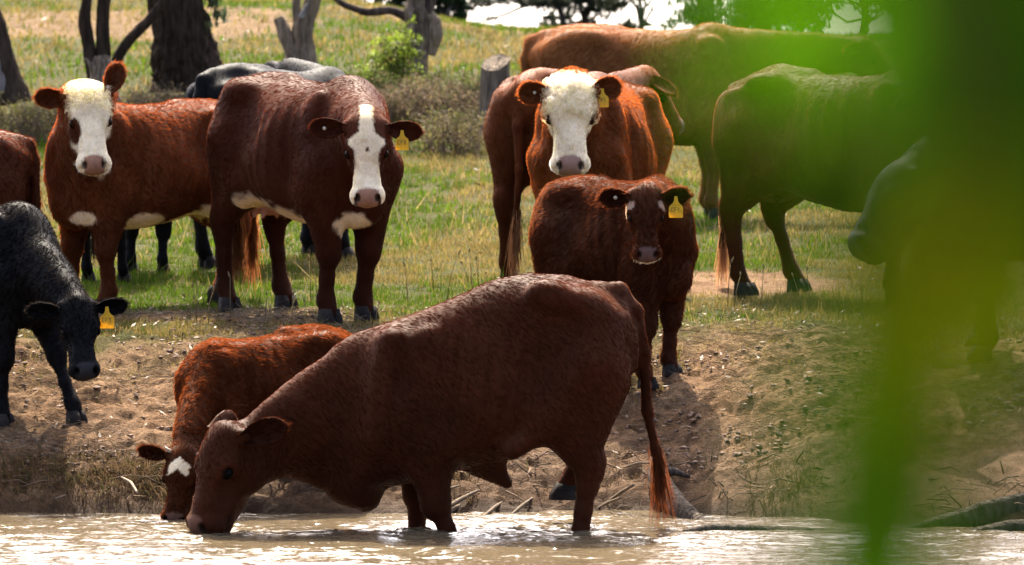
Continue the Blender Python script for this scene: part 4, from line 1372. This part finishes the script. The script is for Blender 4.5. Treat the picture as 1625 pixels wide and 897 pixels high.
def build_wood():
    g = np.array([.12, .095, .072])
    stick('weathered_log', 'grey weathered log leaning down the bank below the hanging tail', [(1042, 748, 19.35), (1052, 772, 19.2), (1072, 800, 19.0), (1096, 822, 18.85), (1120, 842, 18.7)], [.045, .06, .055, .05, .03], g, seg=14, rough=.3, cat='log',
          branches=[([(1046, 752, 19.3), (1070, 748, 19.3), (1094, 757, 19.32)], [.03, .022, .008])])
    stick('floating_branch', 'bare branch lying in the water along the right bank', [(1085, 846, 18.1), (1130, 840, 18.15), (1200, 843, 18.15), (1300, 848, 18.1), (1420, 850, 18.1)], [.02, .032, .03, .028, .015], g * .9, seg=10, cat='branch')
    stick('sunken_log', 'dark wet log with split root at the lower right corner', [(1440, 846, 18.2), (1500, 834, 18.3), (1560, 816, 18.4), (1640, 796, 18.5), (1720, 780, 18.6)], [.03, .05, .06, .06, .07], (.075, .06, .045), seg=14, rough=.3, cat='log',
          branches=[([(1480, 858, 18.05), (1540, 850, 18.1), (1600, 838, 18.2), (1680, 838, 18.2)], [.02, .035, .04, .05])])
    small = [((745, 795), (700, 822), .010), ((760, 778), (690, 818), .012), ((800, 795), (765, 822), .010), ((845, 790), (800, 828), .009), ((730, 770), (660, 800), .008),
             ((960, 800), (1005, 770), .009), ((940, 812), (985, 790), .007), ((192, 757), (218, 782), .008), ((60, 808), (105, 786), .006), ((990, 742), (1030, 735), .006)]
    for k, ((x0, y0), (x1, y1), rd) in enumerate(small):
        lab = ['short stick on the bank behind the front leg', 'dark stick slanting to the water under the belly', 'pale stick below the belly tip', 'stick by the water left of the hind leg', 'thin stick beside the near foreleg',
               'pale twig right of the hind leg', 'low twig at the water right of the hind leg', 'white curved twig on the left bank', 'grey twig at the far left waterline', 'pale bark strip near the hanging tail'][k]
        d0, d1 = 19.1, 18.95
        stick('stick', lab, [(x0, y0, d0 + .12), ((x0 + x1) / 2 + 3, (y0 + y1) / 2 - 4, d0), (x1, y1, d1)], [rd * .5, rd, rd * .8], np.array([.26, .2, .14]) * (1.8 if k == 7 else .9), mat='twig', seg=6, group='sticks on the bank')
    r = np.random.default_rng(15)

# ------------------------------------------------------------------ trees, stumps, shrubs
def crooked(a, b, n, amp, r):
    t = np.linspace(0, 1, n)[:, None]
    p = np.asarray(a, float) + (np.asarray(b, float) - np.asarray(a, float)) * t
    return p + r.normal(0, amp, (n, 3)) * np.sin(t * math.pi)

def leaf_cloud(mb, centre, rad, n, size, col, r, droop=.3, shell=.35):
    d = r.normal(0, 1, (n, 3)); d /= np.linalg.norm(d, axis=1)[:, None]
    rr = (shell + (1 - shell) * r.random(n)) ** .5
    c = np.asarray(centre) + d * rr[:, None] * np.asarray(rad)
    a = r.normal(0, 1, (n, 3)); a[:, 2] -= droop * 2; a /= np.linalg.norm(a, axis=1)[:, None]
    b = np.cross(a, r.normal(0, 1, (n, 3))); b /= np.linalg.norm(b, axis=1)[:, None]
    L = size * r.uniform(.6, 1.4, n)[:, None]
    v = np.stack([c - a * L, c + b * L * .28, c + a * L, c - b * L * .28], 1).reshape(-1, 3)
    cc = np.asarray(col) * r.uniform(.55, 1.35, (n, 1))
    mb.add(v, np.arange(4 * n).reshape(-1, 4), None, np.repeat(cc, 4, 0))

def empty(name, loc, label, cat, group=None):
    o = bpy.data.objects.new(name, None)
    COL.objects.link(o)
    o.location = loc
    o.empty_display_size = .3
    return tag(o, label, cat, group)

def trunk_part(name, parent, pts, rads, col, mat, seg=28, n=60, rough=.14, ridge=.16, seed=0):
    pts = np.asarray(pts, float)
    t = np.linspace(0, len(pts) - 1, n)
    i = np.clip(t.astype(int), 0, len(pts) - 2)
    pp = pts[i] + (pts[i + 1] - pts[i]) * (t - i)[:, None]
    for _ in range(max(2, n // 12)):
        pp[1:-1] = .25 * pp[:-2] + .5 * pp[1:-1] + .25 * pp[2:]
    rr = np.interp(t, np.arange(len(pts)), rads)
    mb = MB()
    mb.tube(pp, rr, seg, None, rough=rough, seed=seed, ridge=ridge)
    nv = fbm(mb.v[0][:, 0] * 9, mb.v[0][:, 1] * 9, mb.v[0][:, 2] * 1.6, seed, 3)
    mb.c[0] = np.asarray(col) * (.5 + 1.0 * nv[:, None])
    return mb.build(name, M[mat], parent)

def build_trees():
    r = np.random.default_rng(23)
    DK = (.062, .043, .029)
    GREY = (.33, .25, .17)
    def loc(px, py, d):
        return P(px, py, d)
    # big dark trunk
    d = 38.0
    b = loc(300, 118, d); b[2] = float(ground(b[0], b[1])) - .05
    t = empty('gum_tree', b, 'thick dark furrowed tree trunk rising behind the black cow', 'tree', 'trees on the slope')
    q = lambda px, py: loc(px, py, d) - b
    trunk_part('trunk', t, [q(297, 145), q(296, 110), q(290, 60), q(278, 0), q(262, -90), q(235, -260), q(190, -520)], [.36, .325, .29, .262, .25, .22, .15], DK, 'bark', seg=84, n=110, ridge=.13, seed=2)
    trunk_part('limb', t, [q(240, -240), q(330, -420), q(480, -560)], [.16, .11, .06], DK, 'bark', seg=14, n=24, seed=4)
    mb = MB()
    for _ in range(9):
        c = q(r.uniform(100, 520), r.uniform(-620, -480)); c[1] += r.uniform(-1, 1)
        leaf_cloud(mb, c, (1.0, 1.0, .6), 420, .07, (.05, .075, .025), r)
    mb.build('crown', M['leaf'], t, smooth=False)
    mb = MB()
    for (px, py, n) in ((345, 12, 26), (352, 30, 14), (335, 40, 10), (338, -8, 40)):
        leaf_cloud(mb, q(px, py) + np.array([0, -.1, 0]), (.09, .1, .12), n, .06, (.06, .085, .04), r, 1.0)
    mb.tube(np.array([q(300, -60), q(330, -20), q(344, 20), q(340, 45)]), [.012, .009, .006, .003], 5, (.12, .1, .07))
    mb.build('hanging_leaves', M['leaf'], t, smooth=False)
    # forked sapling cluster with grey stump
    d = 37.0
    b = loc(165, 145, d); b[2] = float(ground(b[0], b[1])) - .05
    t = empty('forked_tree', b, 'slim dark tree forking into three stems from a grey broken base', 'tree', 'trees on the slope')
    q = lambda px, py: loc(px, py, d) - b
    trunk_part('trunk', t, [q(160, 165), q(150, 120), q(140, 70), q(134, 30), q(138, 0), q(150, -80), q(140, -300)], [.10, .075, .062, .056, .05, .046, .03], DK, 'bark', seg=18, n=60, seed=6)
    trunk_part('stem', t, [q(163, 130), q(163, 70), q(163, 20), q(167, -20), q(175, -120), q(190, -300)], [.09, .066, .063, .06, .055, .03], DK, 'bark', seg=18, n=50, seed=7)
    trunk_part('stem', t, [q(178, 120), q(190, 85), q(208, 60), q(232, 38), q(262, 0), q(300, -140)], [.07, .055, .05, .045, .042, .03], DK, 'bark', seg=16, n=50, seed=8)
    trunk_part('broken_base', t, [q(168, 165) - [0, .10, 0], q(167, 130) - [0, .10, 0], q(164, 105) - [0, .09, 0], q(162, 90) - [0, .08, 0]], [.14, .125, .10, .07], GREY, 'deadwood', seg=22, n=24, rough=.3, ridge=.25, seed=9)
    trunk_part('snag', t, [q(160, 125) - [0, .13, 0], q(148, 106) - [0, .14, 0], q(138, 93) - [0, .14, 0]], [.05, .028, .008], GREY, 'deadwood', seg=10, n=14, seed=10)
    trunk_part('snag', t, [q(182, 128) - [0, .12, 0], q(184, 112) - [0, .13, 0], q(181, 100) - [0, .13, 0]], [.045, .05, .03], GREY, 'deadwood', seg=10, n=14, seed=11)
    mb = MB()
    for _ in range(6):
        leaf_cloud(mb, q(r.uniform(60, 260), r.uniform(-360, -260)), (.7, .7, .5), 320, .06, (.05, .075, .025), r)
    mb.build('crown', M['leaf'], t, smooth=False)
    # leaning trunk at the left edge
    d = 36.5
    b = loc(22, 150, d); b[2] = float(ground(b[0], b[1])) - .05
    t = empty('leaning_tree', b, 'dark leaning trunk with a pale scar at the left edge', 'tree', 'trees on the slope')
    q = lambda px, py: loc(px, py, d) - b
    trunk_part('trunk', t, [q(16, 165), q(8, 120), q(-8, 60), q(-30, 0), q(-70, -120), q(-130, -320)], [.20, .155, .13, .125, .11, .07], DK, 'bark', seg=24, n=60, seed=12)
    trunk_part('scar', t, [q(6, 150) - [0, .10, 0], q(-4, 95) - [0, .09, 0], q(-12, 68) - [0, .07, 0]], [.085, .07, .03], (.28, .24, .22), 'deadwood', seg=14, n=20, seed=13)
    mb = MB()
    for _ in range(5):
        leaf_cloud(mb, q(r.uniform(-260, -40), r.uniform(-400, -300)), (.7, .7, .5), 300, .06, (.05, .075, .025), r)
    mb.build('crown', M['leaf'], t, smooth=False)
    # pale dead tree with two broken prongs
    d = 39.0
    b = loc(480, 112, d); b[2] = float(ground(b[0], b[1])) - .05
    t = empty('dead_tree', b, 'pale grey dead tree with a broken left prong behind the black cow', 'dead tree', 'dead trees on the slope')
    q = lambda px, py: loc(px, py, d) - b
    trunk_part('trunk', t, [q(482, 135), q(484, 105), q(482, 70), q(480, 45), q(490, 20), q(500, -10), q(520, -120)], [.15, .13, .10, .105, .085, .075, .04], GREY, 'deadwood', seg=26, n=60, rough=.2, ridge=.18, seed=14)
    trunk_part('prong', t, [q(472, 105), q(462, 75), q(450, 48), q(442, 28)], [.12, .085, .07, .05], GREY, 'deadwood', seg=18, n=30, rough=.25, ridge=.2, seed=15)
    trunk_part('prong', t, [q(476, 45), q(470, 15), q(472, -10), q(470, -90)], [.06, .05, .04, .02], GREY, 'deadwood', seg=14, n=24, seed=16)
    trunk_part('snag', t, [q(478, 30) - [0, .09, 0], q(484, 18) - [0, .1, 0], q(489, 8) - [0, .1, 0]], [.03, .025, .018], (.4, .37, .33), 'deadwood', seg=10, n=12, seed=17)
    # twisted hollow tree
    d = 40.0
    b = loc(668, 135, d); b[2] = float(ground(b[0], b[1])) - .05
    t = empty('twisted_tree', b, 'gnarled twisted grey trunk with a hollow, among dry brush', 'dead tree', 'dead trees on the slope')
    q = lambda px, py: loc(px, py, d) - b
    trunk_part('trunk', t, [q(661, 150), q(662, 120), q(664, 80), q(662, 45), q(658, 15), q(664, -10), q(680, -140)], [.10, .10, .115, .13, .115, .09, .05], (.26, .2, .14), 'deadwood', seg=28, n=70, rough=.35, ridge=.3, seed=18)
    trunk_part('burl', t, [q(684, 88), q(690, 60), q(690, 35), q(680, 18)], [.045, .08, .08, .05], GREY, 'deadwood', seg=18, n=30, rough=.35, ridge=.3, seed=19)
    trunk_part('limb', t, [q(670, 40), q(680, 10), q(686, -20), q(700, -140)], [.08, .07, .065, .04], (.11, .085, .07), 'bark', seg=16, n=30, seed=20)
    trunk_part('limb', t, [q(656, 30), q(620, 16), q(580, 20), q(545, 8), q(500, -30)], [.06, .045, .04, .035, .02], (.11, .085, .07), 'bark', seg=12, n=40, seed=21)
    trunk_part('root', t, [q(662, 138) - [0, .1, 0], q(655, 135) - [0, .2, 0], q(650, 148) - [0, .3, 0]], [.06, .04, .015], (.26, .225, .19), 'deadwood', seg=10, n=12, seed=22)
    # cut stump
    d = 35.5
    b = loc(783, 165, d); b[2] = float(ground(b[0], b[1])) - .1
    t = empty('cut_stump', b, 'grey weathered cut stump with slanted top left of the brown cow', 'stump')
    top = loc(785, 100, d) - b
    hgt = top[2]
    seg = 64
    a = np.arange(seg) * 2 * math.pi / seg
    mb = MB()
    rows = []
    nr = 22
    for k in range(nr):
        f = k / (nr - 1)
        crk = np.abs(fbm(np.cos(a) * 5, np.sin(a) * 5, f * .5, 8, 2) - .5) * 4
        rr = (.155 - .025 * f) * (1 + .16 * (fbm(np.cos(a) * 2, np.sin(a) * 2, f * .6, 5, 3) - .5) * 2 - .10 * np.clip(1 - crk * 2.2, 0, 1) + .08 * (1 - f) ** 3)
        slant = (np.sin(a) * -.06) * (f ** 6)
        z = hgt * f + f ** 3 * (.075 * np.sin(a) + .03 * np.cos(a) + .02 * (fbm(np.cos(a) * 4, np.sin(a) * 4, 0, 15, 2) - .5))
        rows.append(np.stack([np.cos(a) * rr + .02 * f, np.sin(a) * rr, z], 1))
    v = np.concatenate(rows)
    i, j = np.meshgrid(np.arange(nr - 1), np.arange(seg), indexing='ij')
    qd = np.stack([i * seg + j, i * seg + (j + 1) % seg, (i + 1) * seg + (j + 1) % seg, (i + 1) * seg + j], -1).reshape(-1, 4)
    mb.add(v, qd, None, np.array([.25, .195, .14]) * (.6 + .8 * fbm(v[:, 0] * 12, v[:, 1] * 12, v[:, 2] * 1.5, 3, 3))[:, None])
    mb.build('stump_side', M['deadwood'], t)
    mb = MB()
    tv = [rows[-1].mean(0)]
    fs = []
    for ringi, f in enumerate((.3, .6, .85, 1.0)):
        tv += list(rows[-1].mean(0) + (rows[-1] - rows[-1].mean(0)) * f + np.array([0, 0, .004 * ((ringi % 2) * 2 - 1)]))
    tv = np.array(tv)
    tr = np.stack([np.zeros(seg, int), 1 + np.arange(seg), 1 + (np.arange(seg) + 1) % seg], 1)
    qd = np.concatenate([np.stack([1 + k * seg + np.arange(seg), 1 + (k + 1) * seg + np.arange(seg), 1 + (k + 1) * seg + (np.arange(seg) + 1) % seg, 1 + k * seg + (np.arange(seg) + 1) % seg], 1) for k in range(3)])
    rc = np.array([.3, .235, .17]) * (.75 + .35 * np.concatenate([[1], np.repeat([1, .4, 1, .6], seg)]))[:, None]
    mb.add(tv, qd, tr, rc)
    mb.build('cut_face', M['deadwood'], t, smooth=False)

def shrub(name, label, px, py, d, wpx, hpx, kind, seed, group='shrubs on the slope'):
    r = np.random.default_rng(seed)
    b = P(px, py, d); b[2] = float(ground(b[0], b[1])) - .02
    t = empty(name, b, label, 'shrub', group)
    w, h = wpx * d / FPX / 2, hpx * d / FPX
    mb = MB()
    n = {'dry': 170, 'green': 40, 'sapling': 34, 'tuft': 120}[kind]
    tips = []
    for _ in range(n):
        x0, y0 = r.normal(0, w * .45), r.normal(0, w * .35)
        L = h * r.uniform(.2, 1.1) * (1 - .35 * (x0 / max(w, .01)) ** 2 * .5)
        top = np.array([x0 + r.normal(0, w * .35), y0 + r.normal(0, w * .3), L])
        mid = np.array([(x0 + top[0]) / 2 + r.normal(0, .03), (y0 + top[1]) / 2, L * .55])
        c = np.array([.24, .17, .115]) * r.uniform(.5, 1.5) if kind != 'sapling' else np.array([.16, .1, .05])
        gz = float(ground(b[0] + x0, b[1] + y0)) - b[2] - .03
        mb.tube(np.array([[x0, y0, gz], mid, top]), np.array([.006, .004, .0015]) * (1.6 if kind == 'sapling' else 1), 3, c, cap=False)
        for __ in range(3):
            s0 = mid + (top - mid) * r.random()
            s1 = s0 + np.array([r.normal(0, .09), r.normal(0, .09), abs(r.normal(0, .07))])
            mb.tube(np.array([s0, s1]), [.003, .001], 3, c, cap=False)
            tips.append(s1)
        tips.append(top)
    mb.build('twigs', M['twig'], t)
    tips = np.array(tips)
    mb = MB()
    col, per, size, sp = {'dry': ((.26, .18, .10), 4, .016, .05), 'green': ((.15, .2, .035), 14, .022, .05), 'sapling': ((.30, .42, .04), 16, .028, .06), 'tuft': ((.22, .19, .07), 5, .017, .05)}[kind]
    for tp in tips:
        mixc = np.asarray(col) * (1 + .25 * r.normal()) if r.random() < .75 else np.array([.11, .13, .035])
        leaf_cloud(mb, tp, (sp,) * 3, per, size, np.clip(mixc, .01, 1), r, .1, 0)
    mb.build('foliage', M['leaf'], t, smooth=False)

def build_shrubs():
    shrub('dry_bush', 'brown dry bush at the foot of the twisted tree', 700, 165, 36.5, 170, 62, 'dry', 31)
    shrub('dry_bush', 'olive dry bush between the blaze-faced cow and the stump', 715, 195, 34.0, 150, 62, 'tuft', 32)
    shrub('dry_bush', 'low brown brush left of the twisted tree behind the blaze-faced cow', 605, 165, 36.5, 130, 48, 'dry', 33)
    shrub('dry_bush', 'brown dry grass bush at the base of the thick dark trunk', 250, 150, 36.0, 140, 62, 'dry', 34)
    shrub('dry_bush', 'straggly olive bush below the leaning trunk at left edge', 30, 200, 34.5, 130, 62, 'tuft', 35)
    shrub('dry_bush', 'low dry bush left of the white-faced cow ear', 105, 180, 35.0, 110, 48, 'dry', 36)
    shrub('dry_bush', 'orange brown brush right of the thick dark trunk', 405, 110, 38.5, 100, 36, 'dry', 37)
    shrub('green_sapling', 'bright green leafy sapling left of the twisted tree', 622, 110, 38.5, 60, 92, 'sapling', 38)
    shrub('green_weed', 'small yellow green weed by the cut stump', 745, 110, 37.5, 60, 40, 'green', 39)
    shrub('green_weed', 'bright green weed on the slope beneath the sapling', 585, 118, 38.0, 50, 38, 'green', 40)

def far_tree(name, label, px, ybase, ytop, d, wpx, col, seed, trunk=(.13, .1, .08), n=2200, lsize=.11, clumps=14, trunks=1, group='trees along the skyline', low=.35):
    r = np.random.default_rng(seed)
    b = P(px, ybase, d); b[2] = float(ground(b[0], b[1])) - .1
    t = empty(name, b, label, 'tree', group)
    hgt = P(px, ytop, d)[2] - b[2]
    w = wpx * d / FPX / 2
    mb = MB(); mt = MB()
    ends = []
    for k in range(trunks):
        x0 = r.normal(0, .12 * w) if trunks > 1 else 0
        mt.tube(crooked((x0, 0, -.1), (x0 + r.normal(0, .2 * w), r.normal(0, .1), hgt * .8), 14, .06, r), np.linspace(.11, .04, 14) * (hgt / 4) ** .5, 9, trunk, rough=.1)
    for k in range(clumps):
        c = np.array([r.uniform(-w, w), r.uniform(-.6, .6) * w, hgt * r.uniform(low, 1.0)])
        c[0] *= math.sqrt(max(.15, 1 - ((c[2] / hgt - .6) / .6) ** 2))
        base = np.array([0, 0, hgt * r.uniform(low * .6, .7)]); base[2] = min(base[2], c[2])
        mt.tube(crooked(base, c, 8, .08, r), np.linspace(.026, .008, 8), 5, trunk, cap=False)
        rad = r.uniform(.22, .42) * w
        leaf_cloud(mb, c, (rad, rad, rad * .6), n // clumps, lsize, np.asarray(col) * r.uniform(.7, 1.25), r, .4, .1)
    mt.build('trunk', M['bark'], t)
    mb.build('crown', M['leaf'], t, smooth=False)
    return t

def build_skyline():
    G = (.045, .065, .028)
    far_tree('gum_tree', 'dark spreading gum tree on the skyline behind the tan cow', 935, 70, -75, 72, 170, (.055, .07, .04), 51, n=3400, clumps=26, low=.28, lsize=.09)
    far_tree('gum_tree', 'thin young gum with loose leaves against the sky beside the near leaves', 1020, 70, -60, 66, 110, (.07, .09, .05), 52, n=600, clumps=10, lsize=.07, low=.25)
    far_tree('gum_tree', 'grey green tree on the skyline over the bony cow', 1205, 75, -90, 70, 230, (.06, .085, .05), 53, n=7000, clumps=34, low=.0, lsize=.09)
    far_tree('gum_tree', 'skyline tree hidden behind the near leaves at right', 1380, 75, -160, 72, 260, (.05, .075, .035), 54, n=3000, clumps=18, low=.35)
    far_tree('pine_tree', 'dense green bushy tree on the ridge right of the twisted tree', 705, 60, -40, 63, 62, (.04, .075, .03), 55, n=4200, clumps=26, low=.02, lsize=.07)
    far_tree('scrub_tree', 'dark bushy scrub on the ridge above the dead tree', 375, 40, -60, 64, 130, G, 56, n=4200, clumps=24, low=.0)
    far_tree('scrub_tree', 'dark scrub on the ridge at the left above the bare earth', 90, 40, -60, 66, 160, G, 57, n=4600, clumps=26, low=.0)
    far_tree('scrub_tree', 'brown trunked scrub on the ridge between the dark trunks', 215, 40, -60, 65, 120, (.09, .085, .04), 58, n=3600, clumps=22, low=.0)
    far_tree('scrub_tree', 'dark green scrub on the ridge left of the twisted tree', 600, 45, -60, 64, 110, G, 59, n=4200, clumps=24, low=.0)
    far_tree('scrub_tree', 'dusky brown scrub on the ridge behind the pale dead tree', 470, 40, -70, 66, 130, (.1, .075, .05), 60, n=4200, clumps=24, low=.0)
    # long bare branch reaching into the sky from the pine
    r = np.random.default_rng(61)
    b = P(900, 40, 71); b[2] = float(ground(b[0], b[1]))
    t = empty('branching_tree', b, 'tree with long bare branches crossing the white sky', 'tree', 'trees along the skyline')
    q = lambda px, py: P(px, py, 71) - b
    mb = MB()
    mb.tube(np.array([q(897, 70), q(893, 30), q(884, 0), q(880, -60)]), [.07, .06, .06, .05], 8, (.07, .055, .045))
    for pts, rr in (([q(886, 2), q(840, 6), q(800, 24), q(770, 32), q(738, 40)], [.045, .035, .03, .018, .008]), ([q(884, -10), q(850, 15), q(868, 30)], [.03, .02, .01]), ([q(830, 8), q(790, -6), q(750, 4), q(715, 24)], [.03, .025, .02, .01])):
        pp = np.array(pts); mb.tube(pp, rr, 6, (.07, .055, .045))
    mb.build('trunk', M['bark'], t)
    mb = MB()
    for (px, py, rx, n) in ((725, 8, 20, 90), (760, 2, 26, 130), (800, -2, 24, 110), (745, 12, 12, 30), (835, 2, 22, 120), (860, 6, 18, 110), (868, 28, 8, 24), (885, 4, 22, 160), (780, 30, 10, 16)):
        rad = rx * 71 / FPX
        leaf_cloud(mb, q(px, py), (rad, rad, rad * .45), int(n * 1.4), .07, (.045, .055, .035), r, .3, .05)
    mb.build('crown', M['leaf'], t, smooth=False)

# ------------------------------------------------------------------ leafy branch close to the lens, far out of focus
def build_near_leaves():
    r = np.random.default_rng(71)
    b = np.array([.42, .95, float(ground(.42, .95))])
    t = empty('leafy_sapling', b, 'large blurred green leaves hanging close by at the right', 'sapling')
    d = .60
    q = lambda px, py, dd=d: P(px, py, dd) - b
    mb = MB()
    stem = np.array([[0, 0, -.1], [.0, 0, .7], [-.06, -.08, 1.3], q(1760, -900, .75), q(1560, -760, .66), q(1380, -640, .6), q(1230, -540, .58)])
    mb.tube(stem, [.014, .012, .009, .006, .004, .003, .002], 8, (.16, .11, .06))
    mb.build('stem', M['twig'], t)
    GD, GR, YG, LG = (.024, .066, .0012), (.056, .18, .0015), (.33, .34, .001), (.085, .24, .003)
    #            base px,py   tip px,py   half width px  colour  depth
    leaves = [((1490, -560), (1560, 430), 150, GR, .60), ((1480, 120), (1340, 1500), 165, GD, .57), ((1640, -500), (1640, 640), 130, GR, .62), ((1230, -420), (1175, 270), 84, LG, .60),
              ((1390, -600), (1400, 340), 135, GR, .63), ((1550, 290), (1480, 740), 78, YG, .55), ((1700, 100), (1690, 620), 60, GR, .58), ((1640, -200), (1570, 620), 170, GR, .6)]
    for (p0, p1, hw, col, dd) in leaves:
        A, B = q(*p0, dd), q(*p1, dd)
        ax = B - A
        L = np.linalg.norm(ax); ax /= L
        sd = norm(np.cross(ax, [0.15 * r.normal(), 1, 0.1 * r.normal()])); nm = np.cross(sd, ax)
        W = hw * dd / FPX
        n, m = 22, 7
        T, V = np.meshgrid(np.linspace(0, 1, n), np.linspace(-1, 1, m), indexing='ij')
        w = W * np.sin(np.pi * np.clip(T, .0, 1) ** .8) ** .7
        bow = .05 * L * np.sin(T * math.pi)
        pts = A + T[..., None] * ax * L + (V * w)[..., None] * sd + (bow + .25 * np.abs(V) * w + .004 * np.sin(T * 20 + V * 2))[..., None] * nm
        i, j = np.meshgrid(np.arange(n - 1), np.arange(m - 1), indexing='ij')
        f = np.stack([i * m + j, (i + 1) * m + j, (i + 1) * m + j + 1, i * m + j + 1], -1).reshape(-1, 4)
        cc = np.tile(np.array(col), (n * m, 1)) * np.where(np.abs(V.ravel()) < .1, 1.25, 1.0)[:, None]
        me = mesh_from('leaf', pts.reshape(-1, 3), f, cc, True)
        o = link('leaf', me, M['fresh_leaf'], t)
        mb = MB()
        k = np.argmin(np.linalg.norm(stem - A, axis=1))
        mb.tube(np.array([stem[k], (stem[k] + A) / 2 + [0, 0, .01], A + ax * .01]), [.0018, .0014, .0012], 5, (.16, .2, .04))
        mb.build('petiole', M['twig'], o)

build_grass()
build_litter()
build_wood()
build_trees()
build_shrubs()
build_skyline()
build_near_leaves()
